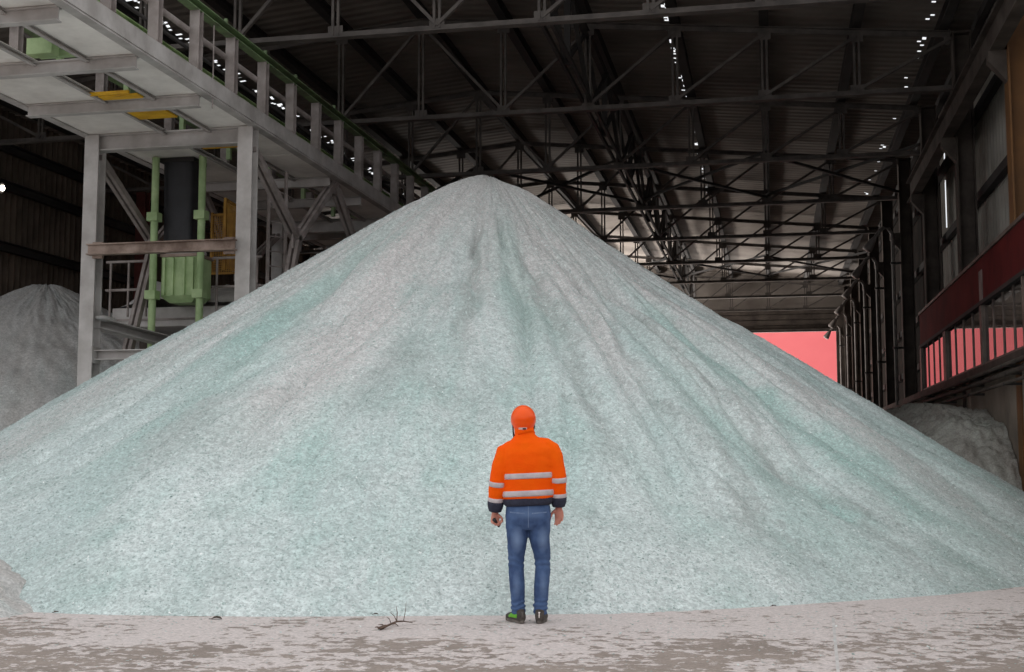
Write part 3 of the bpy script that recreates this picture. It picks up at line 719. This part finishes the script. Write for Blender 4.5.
def railing(x0, x1, y, zb, lab):
    r = empty('guard_rail', ((x0+x1)/2, y, zb)); h = (x1-x0)/2
    for x in np.linspace(-h, h, 3): MB().tube([(x, 0, 0), (x, 0, 1.15)], .025, 8).build('post', M['post'], r)
    for z in (.55, 1.13): MB().tube([(-h-.1, 0, z), (h+.1, 0, z)], .028, 8).build('rail', M['post'], r)
    tag(r, lab, 'railing', 'railings round the slab table')
railing(-13.1, -12.3, 22.85, 4.20, 'grey tube railing left of the green machine')
railing(-10.75, -9.9, 22.8, 4.20, 'grey tube railing right of the green machine')
# ochre mesh cage
cg = empty('mesh_cage', (-11.33, 24.9, 5.35)); tag(cg, 'ochre wire mesh cage behind the right gantry leg', 'cage')
for x in (-.55, .1, .42):
    MB().bar((x, 0, 0), (x, 0, 1.35), .05, .05).build('upright', M['cage'], cg)
for z in (0, 1.3): MB().bar((-.55, 0, z), (.42, 0, z), .045, .045).build('rail', M['cage'], cg)
b = MB()
for k in range(24): b.box(-.55+.04*k, -.547+.04*k+.012, -.004, .004, 0, 1.3)
for k in range(26): b.box(-.55, .42, .005, .011, .05*k, .05*k+.012)
b.build('mesh_infill', M['cage'], cg)
b = MB(); b.bar((.1, -.02, -.05), (.1, -.02, 1.45), .06, .05); b.bar((.1, -.75, -.05), (.1, -.75, 1.5), .06, .05); b.bar((.1, -.02, 1.42), (.1, -.75, 1.47), .05, .05)
for k in range(18): b.box(.095, .105, -.75+.04*k, -.738+.04*k, 0, 1.42)
b.build('gate', M['cage'], cg)
# post with the same ochre colour, left of the machine
o = MB().bar((0, 0, 0), (0, 0, 1.3), .06, .06).build('cage_post', M['brown_rail'], loc=(-12.25, 23.6, 5.35)); tag(o, 'slim brown upright left of the black chute', 'post')
MB().box(-.07, .07, -.07, .07, -.03, 0).build('foot_plate', M['brown_rail'], o)
# ladder behind the right leg
ld = empty('access_ladder', (-9.58, 23.0, 0), math.radians(50)); tag(ld, 'tall grey access ladder behind the right gantry leg', 'ladder')
for x in (-.19, .19): MB().bar((x, 0, 0), (x, 0, 7.1), .05, .06).build('stile', M['post'], ld)
for k in range(22): MB().tube([(-.19, 0, .35+.3*k), (.19, 0, .35+.3*k)], .016, 6).build('rung', M['post'], ld)
# red oxide post and lamp at the left wall
o = MB().ibeam((0, 0, 0), (0, 0, 9.4), .3, .3, .03).build('red_wall_post', M['redpost'], loc=(-18.6, 34.2, 0)); tag(o, 'dark red steel post at the left wall behind the pale heap', 'post')
MB().box(-.25, .25, -.25, .25, 0, .04).build('base_plate', M['redpost'], o)
lp = empty('wall_lamp', (-19.02, 27.45, 8.12)); tag(lp, 'small lit lamp high on the left wall at the picture edge', 'lamp')
MB().loft([(0, 0, 0), (.12, 0, 0), (.2, 0, -.02)], [.07, .09, .14], side=(0,1,0), n=16).build('housing', M['purlin'], lp)
MB().ball((.22, 0, -.02), .05, .07, .07, 14, 8).build('bulb', M['lamp'], lp, smooth=True)
#PERSON

# ------------------------------------------------------------------ the person
def solid(name, mb, mat_, parent=None, voxel=.008, smooth_=3, wr=None):
    """one continuous surface from overlapping closed lofts"""
    o = mb.build(name, mat_, parent)
    r = o.modifiers.new('fuse', 'REMESH'); r.mode = 'VOXEL'; r.voxel_size = voxel; r.use_smooth_shade = True
    s = o.modifiers.new('soft', 'SMOOTH'); s.iterations = smooth_; s.factor = .5
    dg = bpy.context.evaluated_depsgraph_get(); dg.update()
    me = bpy.data.meshes.new_from_object(o.evaluated_get(dg)); me.name = name
    o.modifiers.clear(); o.data = me
    if not me.materials: me.materials.append(mat_)
    if wr:
        for v in me.vertices: v.co += v.normal*wr(v.co)
    me.polygons.foreach_set('use_smooth', [True]*len(me.polygons)); me.update()
    return o
PM = {}
PM['skin'] = mat('skin', lin(214,150,130), lin(196,124,106), 9, .55)
PM['orange'] = mat('hi_vis_orange', lin(255,100,3), lin(255,90,2), 5, .8, bumps=.15, bscale=60, spec=.12)
PM['helmet'] = mat('helmet_orange', lin(255,92,0), lin(255,86,0), 5, .38, spec=.35)
PM['strip'] = mat('reflective_strip', lin(206,196,198), lin(186,176,180), 14, .45)
PM['navy'] = mat('navy_knit', lin(50,52,70), lin(38,40,56), 30, .85, bumps=.3, bscale=150)
PM['hair'] = mat('dark_hair', lin(48,36,30), lin(34,26,22), 40, .7)
PM['strap'] = mat('black_strap', lin(30,28,30), lin(22,20,22), 10, .6)
PM['shoe'] = mat('dark_brown_shoe', lin(82,74,68), lin(58,52,48), 18, .75)
PM['sole'] = mat('grey_sole', lin(112,104,98), lin(78,72,68), 14, .8)
PM['lime'] = mat('lime_green', lin(112,190,48), lin(84,160,36), 10, .6)
PM['sticker'] = mat('white_sticker', lin(236,226,220), lin(226,214,208), 10, .5)
def denim():
    m, nt, b = nodes_of('blue_denim'); L = nt.links.new
    co = N(nt, 'TexCoord').outputs['Object']
    c = mixc(nt, noise_f(nt, co, 9, 4), lin(72,97,138), lin(48,70,110))
    sp = N(nt, 'SeparateXYZ'); L(co, sp.inputs[0])
    # worn patches: backs of the thighs and calves, seat
    for (x, y, z, rx, rz, k) in ((-.095, -.1, .70, .055, .11, .62), (.125, -.1, .70, .05, .11, .55), (-.10, -.1, .32, .035, .12, .35), (.125, -.1, .32, .035, .12, .35), (0, -.12, .92, .16, .06, .25)):
        s = N(nt, 'VectorMath', operation='SUBTRACT'); L(co, s.inputs[0]); s.inputs[1].default_value = (x, y, z)
        d = N(nt, 'VectorMath', operation='MULTIPLY'); L(s.outputs[0], d.inputs[0]); d.inputs[1].default_value = (1/rx, 6, 1/rz)
        l = N(nt, 'VectorMath', operation='LENGTH'); L(d.outputs[0], l.inputs[0])
        r = N(nt, 'MapRange'); L(l.outputs[1], r.inputs[0]); r.inputs[1].default_value = 1.15; r.inputs[2].default_value = .1
        r.inputs[3].default_value = 0; r.inputs[4].default_value = k
        c = mixc(nt, r.outputs[0], c, lin(134,158,194))
    wv = N(nt, 'TexNoise', Scale=130.0, Detail=2.0); L(co, wv.inputs['Vector'])
    L(c, b.inputs['Base Color']); b.inputs['Roughness'].default_value = .85
    bump(nt, b, wv.outputs[0], .25, .003)
    return m
PM['denim'] = denim()
PM['stitch'] = mat('denim_stitch', lin(120,138,168), lin(92,112,146), 20, .85)

PX0, PY0 = -2.045, 10.52
V3 = lambda *a: Vector(a)
# --- hands: palm, four fingers of different length, thumb
def hand(mb, wrist, d, n_, t, curls, thumb):
    """d: wrist to knuckles, n_: palm normal, t: towards the thumb side"""
    d, n_, t = d.normalized(), n_.normalized(), t.normalized()
    mb.loft([wrist-d*.05, wrist-d*.01, wrist+d*.02, wrist+d*.05, wrist+d*.08, wrist+d*.094],
            [(.027, .022), (.027, .020), (.033, .018), (.041, .0165), (.042, .015), (.037, .012)], side=t, n=18, ex=2.3)
    for (off, ln, r, back), cu in zip(((.031, .074, .0092, .0), (.0105, .082, .0096, -.004), (-.0105, .076, .0092, -.002), (-.030, .060, .0082, .006)), curls):
        p = wrist+d*(.086-back)+t*off; pts = [p-d*.012, p]; a = 0; dirn = d; rads = [r*.95, r*1.05]
        for j, f in enumerate((.46, .30, .24)):
            a += cu[j]; dirn = (d*math.cos(a)+n_*math.sin(a)+t*off*.9).normalized()
            q = pts[-1]+dirn*ln*f; pts.append((pts[-1]+q)/2); pts.append(q); rads += [r*(.96-.05*j), r*(1.0-.07*j)]
        pts.append(pts[-1]+dirn*r*.6); rads.append(r*.45)
        mb.loft(pts, rads, side=t, n=10)
    p = wrist+d*.022+t*.026+n_*.004; dirs, lens = thumb, (.042, .034, .026)
    pts = [p-t*.012, p]; rads = [.013, .0135]
    for (a, c, e), ln, r in zip(dirs, lens, (.0115, .0105, .009)):
        q = pts[-1]+(d*a+t*c+n_*e).normalized()*ln; pts.append(q); rads.append(r)
    pts.append(pts[-1]+(pts[-1]-pts[-2]).normalized()*.006); rads.append(.004)
    mb.loft(pts, rads, side=n_, n=12)

SL, SR = V3(-.175, .0, 1.475), V3(.178, .0, 1.50)           # shoulders (left one lower)
EL, ER = V3(-.262, -.035, 1.195), V3(.258, -.03, 1.225)
WL, WR = V3(-.285, .02, .925), V3(.262, .02, .968)
HEAD = V3(-.040, .035, 1.715)
lean = Matrix.Rotation(math.radians(7), 3, 'X') @ Matrix.Rotation(math.radians(-3), 3, 'Y')
H = lambda x, y, z: HEAD+lean @ V3(x, y, z)
body = MB()
# trunk, neck
body.loft([(0,0,.80), (0,0,.92), (0,0,1.05), (0,.005,1.2), (0,.01,1.35), (0,.01,1.43), (-.01,.005,1.51), (-.02,.008,1.57), (-.028,.015,1.62), (-.035,.022,1.67)],
          [(.13,.09), (.165,.10), (.15,.095), (.165,.105), (.18,.11), (.15,.09), (.09,.070), (.062,.062), (.058,.060), (.058,.06)], n=24)
# head
body.loft([H(0,.015,-.135), H(0,.018,-.118), H(0,.012,-.085), H(0,.004,-.04), H(0,0,0), H(0,-.004,.04), H(0,-.006,.075), H(0,-.006,.098), H(0,-.006,.108)],
          [(.022,.03), (.045,.062), (.060,.084), (.070,.094), (.075,.098), (.075,.098), (.062,.083), (.038,.055), (.012,.02)], n=24)
body.loft([H(0,.088,.01), H(0,.104,-.022), H(0,.112,-.038), H(0,.09,-.046)], [(.007,.008), (.010,.011), (.015,.013), (.010,.008)], n=10)      # nose
for s in (-1, 1):
    body.ball(H(s*.032, .083, .008), .013, .011, .011, 12, 8)                                                                                      # eyes
    body.ball(H(s*.077, -.008, -.012), .009, .021, .033, 12, 8)                                                                                    # ears
    body.loft([H(s*.052, .083, .03), H(s*.032, .096, .034), H(s*.012, .094, .03)], [.006, .008, .006], side=(0,0,1), n=8)                           # brows
body.loft([H(-.025, .086, -.070), H(0, .096, -.068), H(.025, .086, -.070)], [.004, .009, .004], side=(0,0,1), n=8)                                # lips
# arms and hands
for S, E, W in ((SL, EL, WL), (SR, ER, WR)):
    body.loft([S+V3(0,0,-.03), S.lerp(E, .3), S.lerp(E, .7), E, E.lerp(W, .3), E.lerp(W, .7), W], [(.042,.045), (.044,.048), (.04,.044), (.037,.04), (.038,.041), (.030,.032), (.027,.022)], side=(0,1,0), n=16)
cu = lambda a, b_, c: tuple(math.radians(q) for q in (a, b_, c))
hand(body, WR+V3(0,0,-.0), V3(.06, .05, -1), V3(-.32, -.95, -.03), V3(-.95, .32, -.02), [cu(16,26,18), cu(20,30,20), cu(24,34,22), cu(28,36,24)], ((.62,.72,.30), (.86,.35,.36), (.92,.1,.38)))
dL, nL, tL = V3(.03, .04, -1), V3(.42, -.90, -.03), V3(.90, .42, .04)
hand(body, WL, dL, nL, tL, [cu(52,88,60), cu(58,92,62), cu(60,94,64), cu(64,94,62)], ((.62,.60,.55), (.70,-.15,.75), (.45,-.62,.62)))
# legs
HL, HR = V3(-.092, 0, .86), V3(.095, 0, .86); KL, KR = V3(-.103, .005, .475), V3(.122, .005, .475); AL, AR = V3(-.083, -.025, .095), V3(.102, -.025, .095)
for Hp, K, A in ((HL, KL, AL), (HR, KR, AR)):
    body.loft([Hp, Hp.lerp(K, .4), K, K.lerp(A, .3), K.lerp(A, .75), A, A+V3(0,0,-.05)], [(.075,.08), (.066,.072), (.048,.052), (.048,.056), (.034,.038), (.032,.036), (.03,.034)], n=16)
    body.loft([A+V3(0,-.03,-.05), A+V3(0,.05,-.055), A+V3(0,.14,-.065)], [(.03,.03), (.034,.028), (.03,.018)], side=(1,0,0), n=14)
person = solid('person', body, PM['skin'], None, .0055, 2)
person.location = (PX0, PY0, 0); person.rotation_euler.z = YAW
tag(person, 'person seen from behind in orange jacket, helmet and blue jeans, standing before the glass heap', 'person')

# --- jacket
TORSO = [(.985, 0, .0, .190, .128), (1.01, 0, .0, .212, .140), (1.045, 0, 0, .212, .140), (1.085, 0, 0, .220, .150), (1.15, 0, 0, .215, .148), (1.24, 0, .0, .214, .146), (1.34, .0, .0, .222, .150),
         (1.42, .0, .0, .224, .142), (1.475, -.002, .0, .212, .124), (1.52, -.006, .0, .172, .106), (1.555, -.014, .005, .120, .086), (1.585, -.024, .012, .086, .076), (1.64, -.034, .02, .078, .074)]
def torso_at(z, grow=0):
    z = min(max(z, TORSO[0][0]), TORSO[-1][0])
    for a, c in zip(TORSO, TORSO[1:]):
        if a[0] <= z <= c[0]:
            f = (z-a[0])/(c[0]-a[0]); r = [p*(1-f)+q*f for p, q in zip(a, c)]; return r[1], r[2], r[3]+grow, r[4]+grow
TILT = .045    # the left side hangs lower
def ring_pts(z, grow, n=56):
    out = []; cx, cy, a, c = torso_at(z, grow)
    for k in range(n):
        th = 2*PI*k/n; ex = 2.6
        x = math.copysign(abs(math.cos(th))**(2/ex), math.cos(th))*a+cx; y = math.copysign(abs(math.sin(th))**(2/ex), math.sin(th))*c+cy
        out.append((x, y, z+TILT*x*min(1, max(0, (1.5-z)/.2))))
    return out
def band(z0, z1, grow, inner=-.012, n=56, m=4):
    """closed ring between two heights that follows the trunk"""
    b = MB(); rows = [ring_pts(z0+(z1-z0)*i/m, grow-(.003 if i in (0, m) else 0), n) for i in range(m+1)]+[ring_pts(z1-(z1-z0)*i/m, inner, n) for i in range(m+1)]
    R_ = len(rows); vs = [p for r in rows for p in r]
    return b.add(vs, [(i*n+k, i*n+(k+1) % n, ((i+1) % R_)*n+(k+1) % n, ((i+1) % R_)*n+k) for i in range(R_) for k in range(n)])
def sleeve_path(S, E, W, s):
    P = [S+V3(-s*.10, 0, .006), S+V3(-s*.03, 0, -.004), S+V3(s*.022, 0, -.045), S.lerp(E, .33)+V3(s*.012,0,0), S.lerp(E, .68)+V3(s*.008,0,0), E, E.lerp(W, .3), E.lerp(W, .62), E.lerp(W, .80)]
    R_ = [.058, .070, .082, .080, .074, .070, .068, .066, .060]
    return P, R_
def wrinkle(co):
    p = Vector((co.x*7, co.y*7, co.z*11)); q = Vector((co.x*16, co.y*16, co.z*26+3))
    edge = math.exp(-((co.z-1.07)/.07)**2)*.5+1
    return edge*(.0055*noise.noise(p)+.0025*noise.noise(q))
jb = MB()
rows = [ring_pts(z, 0) for z in [1.04, 1.06, 1.085, 1.12, 1.16, 1.2, 1.24, 1.29, 1.34, 1.38, 1.42, 1.45, 1.475, 1.50, 1.52, 1.54, 1.555, 1.57, 1.585, 1.61, 1.64]]; n_ = 56
jb.add([p for r in rows for p in r], [(i*n_+k, i*n_+(k+1) % n_, (i+1)*n_+(k+1) % n_, (i+1)*n_+k) for i in range(len(rows)-1) for k in range(n_)]+[tuple(range(n_))[::-1], tuple((len(rows)-1)*n_+k for k in range(n_))])
for S, E, W, s in ((SL, EL, WL, -1), (SR, ER, WR, 1)):
    P_, R_ = sleeve_path(S, E, W, s); jb.loft(P_, R_, side=(0,1,0), n=24)
jacket = solid('jacket', jb, PM['orange'], person, .009, 4, wrinkle); tag(jacket, 'bright orange high visibility jacket')
band(.985, 1.048, .004).build('hem', PM['navy'], jacket, smooth=True); 
band(1.065, 1.115, .0075).build('reflective_strip', PM['strip'], jacket, smooth=True)
band(1.215, 1.262, .0075).build('reflective_strip', PM['strip'], jacket, smooth=True)
def arm_band(S, E, W, f0, f1, grow, s, m='strip', nm='reflective_strip', rr=None):
    P_, R_ = sleeve_path(S, E, W, s); P_ = P_+[W, W+(W-E).normalized()*.05]; R_ = R_+[.046, .044]
    L_ = [0]
    for a, c in zip(P_, P_[1:]): L_.append(L_[-1]+(c-a).length)
    def at_(f):
        d = f*L_[-1]
        for i in range(len(P_)-1):
            if d <= L_[i+1]+1e-9: k = (d-L_[i])/(L_[i+1]-L_[i]); return P_[i].lerp(P_[i+1], k), R_[i]*(1-k)+R_[i+1]*k
        return P_[-1], R_[-1]
    fs = [f0+(f1-f0)*i/4 for i in range(5)]; A = [at_(f) for f in fs]
    pts = [a[0] for a in A]; rad = [(a[1] if not rr else rr)+grow for a in A]; rad[0] -= .003; rad[-1] -= .003
    MB().loft(pts, rad, side=(0,1,0), n=28).build(nm, PM[m], jacket, smooth=True)
for S, E, W, s in ((SL, EL, WL, -1), (SR, ER, WR, 1)):
    arm_band(S, E, W, .545, .605, .0065, s); arm_band(S, E, W, .745, .80, .006, s)
    arm_band(S, E, W, .792, .915, .008, s, 'navy', 'cuff', None)
b = MB(); b.loft([V3(-.025,.008,1.585), V3(-.031,.014,1.61), V3(-.036,.018,1.650), V3(-.036,.018,1.655)], [(.090,.082), (.086,.080), (.083,.079), (.072,.068)], n=36); b.build('collar', PM['orange'], jacket, smooth=True)

# --- jeans
jn = MB()
jn.loft([(0,0,.80), (0,-.008,.84), (0,-.012,.89), (0,-.006,.95), (0,0,1.0), (0,0,1.06)], [(.165,.10), (.190,.122), (.197,.128), (.192,.12), (.183,.112), (.178,.11)], n=36, ex=2.35)
LEG = {}
for Hp, K, A, s in ((HL, KL, AL, -1), (HR, KR, AR, 1)):
    P_ = [V3(Hp.x*1.02,-.008,.88), V3(s*.097,-.006,.80), V3(Hp.x,-.004,.72), Hp.lerp(K,.62)+V3(0,0,0), K+V3(0,0,.05), K, K+V3(0,-.008,-.06), K.lerp(A,.40)+V3(0,-.010,0), K.lerp(A,.65), K.lerp(A,.83), K.lerp(A,.90), K.lerp(A,.96), A+V3(0,.005,-.018)]
    R_ = [(.095,.118), (.0955,.112), (.089,.104), (.079,.090), (.068,.076), (.065,.073), (.066,.076), (.066,.080), (.061,.070), (.058,.064), (.062,.066), (.057,.063), (.061,.068)]
    jn.loft(P_, R_, side=(1,0,0), n=28)
def jwr(co):
    p = Vector((co.x*9, co.y*9, co.z*20)); f = .004*noise.noise(p)
    f += .005*math.sin(co.z*150+6*noise.noise(Vector((co.x*8, co.y*8, co.z*4))))*math.exp(-((co.z-.14)/.06)**2)
    f += .004*math.sin(co.z*120+5*noise.noise(Vector((co.x*7, co.y*7, 2))))*math.exp(-((co.z-.50)/.05)**2)
    return f
jeans = solid('jeans', jn, PM['denim'], person, .007, 3, jwr); tag(jeans, 'worn blue jeans')
dg = bpy.context.evaluated_depsgraph_get()
def back_patch(name, host, m, fn, u=10, v=10, off=.004, thick=.004):
    """a small panel laid on the back of a garment; fn(a, b) -> (x, z)"""
    bv = BVHTree.FromPolygons([x.co for x in host.data.vertices], [p.vertices for p in host.data.polygons])
    b = MB(); vs = []
    for lay in (off, -thick):
        for i in range(u+1):
            for j in range(v+1):
                x, z = fn(i/u, j/v); hit = bv.ray_cast(Vector((x, -1, z)), Vector((0, 1, 0)))
                y = hit[0].y if hit[0] else -.1
                vs.append((x, y-lay, z))
    n = v+1; o_ = (u+1)*n
    f = [(i*n+j, (i+1)*n+j, (i+1)*n+j+1, i*n+j+1) for i in range(u) for j in range(v)]
    f += [tuple(o_+q for q in p[::-1]) for p in f]
    rim = [i*n for i in range(u+1)]+[u*n+j for j in range(1, n)]+[i*n+v for i in range(u-1, -1, -1)]+[j for j in range(v-1, 0, -1)]
    f += [(rim[k], rim[(k+1) % len(rim)], rim[(k+1) % len(rim)]+o_, rim[k]+o_) for k in range(len(rim))]
    return b.add(vs, f).build(name, m, host, smooth=False)
for cx, s in ((-.093, -1), (.093, 1)):
    back_patch('back_pocket', jeans, PM['denim'], lambda a, b_, cx=cx, s=s: (cx+(a-.5)*(.125-.012*(1-b_)), .815+.025*abs(a-.5)*2*(1-b_)+.115*b_+.01*s*(a-.5)), off=.0045)
    back_patch('pocket_hem', jeans, PM['stitch'], lambda a, b_, cx=cx, s=s: (cx+(a-.5)*.127, .922+.010*b_+.01*s*(a-.5)), 10, 2, off=.007)
back_patch('seat_seam', jeans, PM['stitch'], lambda a, b_: ((a-.5)*.006, .80+.20*b_), 2, 16, off=.003)

# --- shoes
def shoe(A, turn, lime_side):
    rt = Matrix.Rotation(turn, 3, 'Z'); base = V3(A.x, A.y, 0); T = lambda x, y, z: base+rt @ V3(x, y, z)
    sx = rt @ V3(1, 0, 0)
    b = MB()
    b.loft([T(0,-.085,.055), T(0,-.075,.055), T(0,-.03,.058), T(0,.03,.055), T(0,.09,.046), T(.0,.15,.040), T(0,.195,.036), T(0,.212,.032)],
           [(.020,.026), (.036,.044), (.041,.052), (.043,.050), (.048,.040), (.050,.033), (.036,.024), (.014,.012)], side=sx, n=22, ex=2.4)
    b.loft([T(0,-.03,.05), T(0,-.025,.09), T(0,-.022,.115)], [(.043,.055), (.042,.052), (.041,.050)], side=sx, n=20)
    o = solid('shoe', b, PM['shoe'], person, .006, 2)
    sb = MB()
    sb.loft([T(0,0,.002), T(0,0,.012), T(0,0,.026)], [.01, .01, .01], n=4)
    sb = MB(); out = []
    for k in range(28):
        th = 2*PI*k/28; y = .065+.158*math.sin(th); wd = .045+.010*math.sin(th); x = wd*math.copysign(abs(math.cos(th))**.75, math.cos(th)); out.append((x, y))
    m = len(out); vs = [T(x*k_, .065+(y-.065)*k_, z) for z, k_ in ((.0, .95), (.006, 1.0), (.024, 1.0), (.030, .93)) for x, y in out]
    sb.add(vs, [tuple(range(m))[::-1], tuple(range(3*m, 4*m))]+[(i*m+k, i*m+(k+1) % m, (i+1)*m+(k+1) % m, (i+1)*m+k) for i in range(3) for k in range(m)])
    s_ = sb.build('sole', PM['sole'], o, smooth=False); tag(s_, 'grey rubber sole')
    g = MB()
    for x0 in lime_side:
        g.loft([T(x0*.040,-.05,.062), T(x0*.0435,.0,.066), T(x0*.047,.05,.060), T(x0*.049,.09,.048)], [(.006,.016), (.007,.022), (.007,.018), (.005,.010)], side=sx, n=12)
    if g.v: l_ = g.build('side_flash', PM['lime'], o, smooth=True); tag(l_, 'lime green side flash')
    h = MB(); h.loft([T(0,-.086,.05), T(0,-.082,.075), T(0,-.074,.098)], [(.010,.005), (.012,.005), (.010,.006)] if turn > 0 else [(.004,.003), (.007,.004), (.010,.006)], side=sx, n=10); h.build('heel_tab', PM['sticker'] if turn <= 0 else PM['sole'], o, smooth=True)
    return o
tag(shoe(AL, math.radians(24), (-1,)), 'left shoe turned outward, with green side')
tag(shoe(AR, math.radians(-8), ()), 'right shoe')

# --- hair, helmet, strap
hb = MB()
hb.loft([H(0,-.035,-.085), H(0,-.025,-.06), H(0,-.015,-.02), H(0,-.012,.03)], [(.050,.055), (.064,.072), (.076,.090), (.077,.096)], n=24)
hair = solid('hair', hb, PM['hair'], person, .007, 2, lambda c: .003*noise.noise(c*60)); tag(hair, 'short dark hair')
hm = MB(); n = 40; m = 16; vs = []
for lay in (0, 1):
    for j in range(m+1):
        for k in range(n):
            az = 2*PI*k/n; back = .5-.5*math.sin(az)             # 1 at the back (y < 0)
            low = math.radians(98+50*back**1.5+8*abs(math.cos(az))**4)
            th = low*j/m; step = (.004 if (back > .5 and math.degrees(th) > 84) else 0)
            rx, ry, rz = .108-step-lay*.006, .136-step-lay*.006, .122-lay*.006
            taper = 1-.10*max(0, (math.degrees(th)-100)/35)
            vs.append(H(0, -.004, .008)+lean @ V3(rx*math.sin(min(th, PI/2+ (th-PI/2)*.75 if th > PI/2 else th))*math.cos(az)*taper, ry*math.sin(min(th, PI/2+(th-PI/2)*.75 if th > PI/2 else th))*math.sin(az)*taper, rz*math.cos(th)))
f = []
for lay in (0, 1):
    o_ = lay*(m+1)*n
    for j in range(m):
        for k in range(n):
            q = (o_+j*n+k, o_+(j+1)*n+k, o_+(j+1)*n+(k+1) % n, o_+j*n+(k+1) % n); f.append(q if not lay else q[::-1])
f += [(m*n+k, (m+1)*n+m*n+k, (m+1)*n+m*n+(k+1) % n, m*n+(k+1) % n) for k in range(n)]
hm.add(vs, f); helmet = hm.build('safety_helmet', PM['helmet'], person, smooth=True); tag(helmet, 'orange safety helmet')
b = MB(); b.loft([H(-.07,.115,.012), H(0,.150,.004), H(.07,.115,.012)], [(.03,.006), (.045,.006), (.03,.006)], side=(0,1,0), n=12); b.build('visor_peak', PM['helmet'], helmet, smooth=True)
def hpatch(name, m_, x0, x1, z0, z1, off):
    o = back_patch(name, helmet, m_, lambda a, b_: (x0+(x1-x0)*a, z0+(z1-z0)*b_), 8, 4, off=off); return o
hpatch('sticker', PM['sticker'], HEAD.x-.042, HEAD.x+.030, HEAD.z-.090, HEAD.z-.066, .0025)
hpatch('sticker_mark', PM['navy'], HEAD.x-.006, HEAD.x+.022, HEAD.z-.084, HEAD.z-.072, .0045)
hpatch('rear_ridge', PM['helmet'], HEAD.x-.06, HEAD.x+.05, HEAD.z-.006, HEAD.z+.004, .005)
st = MB(); st.loft([H(-.092,-.02,-.03), H(-.093,-.03,-.09), H(-.089,-.032,-.125), H(-.088,-.03,-.145)], [(.006,.003), (.006,.003), (.008,.004), (.007,.004)], side=(1,0,0), n=8)
st.loft([H(.092,-.015,-.01), H(.090,-.015,-.06), H(.080,.0,-.10)], [(.007,.003)]*3, side=(1,0,0), n=8)
st.build('chin_strap', PM['strap'], helmet, smooth=True)

# --- what the left hand holds: a short dark rod across the curled fingers
Rz = Matrix.Rotation(YAW, 3, 'Z')
c_ = WL+dL.normalized()*.088+nL.normalized()*.030
ax_ = (tL.normalized()*.62+dL.normalized()*.62-nL.normalized()*.45).normalized()
b = MB(); p0, p1 = -ax_*.050, ax_*.050
b.loft([p0, p0*.97, p0*.4, p1*.4, p1*.97, p1], [.010, .0135, .0135, .0125, .0125, .009], side=(0,0,1), n=16)
rod = b.build('short_rod', PM['strap'], None, smooth=True)
rod.location = V3(PX0, PY0, 0)+Rz @ c_; rod.rotation_euler.z = YAW
tag(rod, 'short black rod gripped in the left hand of the person', 'hand tool')
MB().loft([p0*1.10, p0*1.04, p0*.96], [.015, .018, .016], side=(0,0,1), n=16).build('end_cap', PM['strap'], rod, smooth=True)

# ------------------------------------------------------------------ small things on the floor
tg = MB(); nodes_ = [(-.28,-.16,.012), (-.16,-.08,.02), (-.05,-.02,.035), (.05,.02,.05), (.16,.05,.045), (.3,.07,.02)]
tg.tube(nodes_, [.014,.013,.011,.010,.007,.003], 7)
for a, c_2, r in ((1, (-.22,.0,.03), .006), (2, (.02,-.09,.02), .007), (3, (.06,.06,.20), .006), (3, (-.02,.08,.14), .005), (4, (.22,.1,.24), .004), (2, (-.08,.05,.10), .005), (0, (-.20,-.2,.03), .008), (0, (-.30,-.08,.02), .007)):
    p = Vector(nodes_[a]); q = Vector(c_2); tg.tube([p, p.lerp(q, .5)+V3(.01,.0,.012), q], [r*1.2, r, r*.5], 6)
o = tg.build('fallen_twig', M['twig'], loc=(-3.08, 10.02, 0), smooth=True); o.rotation_euler.z = .62; o.scale = (.62, .9, .8)
tag(o, 'dry brown twig lying on the floor at the foot of the heap', 'twig')
bud = MB()
for k in range(7): bud.ball((-.27+.018*k+random.uniform(-.01,.01), -.15+.012*k, .02+random.uniform(0,.012)), .022, .016, .012, 8, 6)
bud.build('leaf_clump', M['twig'], o, smooth=True)
def leaf(x, y, z, s, rz, lab):
    b = MB(); vs = []; k = 9
    for i in range(k):
        t = i/(k-1); w_ = s*.36*math.sin(PI*t)**.8*(1+.2*math.sin(9*t))+.002; zz = .012*s/.1*math.sin(PI*t)+.006
        vs += [(-s/2+s*t, -w_, zz+.25*w_), (-s/2+s*t, 0, zz), (-s/2+s*t, w_, zz+.3*w_)]
    top = len(vs); vs += [(p[0], p[1], p[2]-.004) for p in vs]
    f = [(3*i+j, 3*i+3+j, 3*i+4+j, 3*i+1+j) for i in range(k-1) for j in (0, 1)]; f += [tuple(q+top for q in p[::-1]) for p in f]
    rim = [3*i for i in range(k)]+[3*(k-1)+1]+[3*i+2 for i in range(k-1, -1, -1)]+[1]
    f += [(rim[i], rim[(i+1) % len(rim)], rim[(i+1) % len(rim)]+top, rim[i]+top) for i in range(len(rim))]
    o = b.add(vs, f).build('dry_leaf', M['leaf'], loc=(x, y, z)); o.rotation_euler.z = rz
    MB().tube([(-s/2, 0, .006), (-s*.75, .01, .004)], .003, 5).build('stalk', M['leaf'], o)
    tag(o, lab, 'leaf', 'dry leaves on the floor')
leaf(-4.72, 10.16, .0, .09, .3, 'dry dark leaf on the floor left of the twig')
leaf(-6.28, 10.2, .012, .045, 1.0, 'small dry leaf on the floor by the low dust heap')
leaf(-3.42, 10.58, .02, .045, .2, 'small dry leaf at the heap\'s foot above the twig')
leaf(.0, 11.9, .02, .045, .5, 'small dry leaf at the heap\'s foot right of the person')
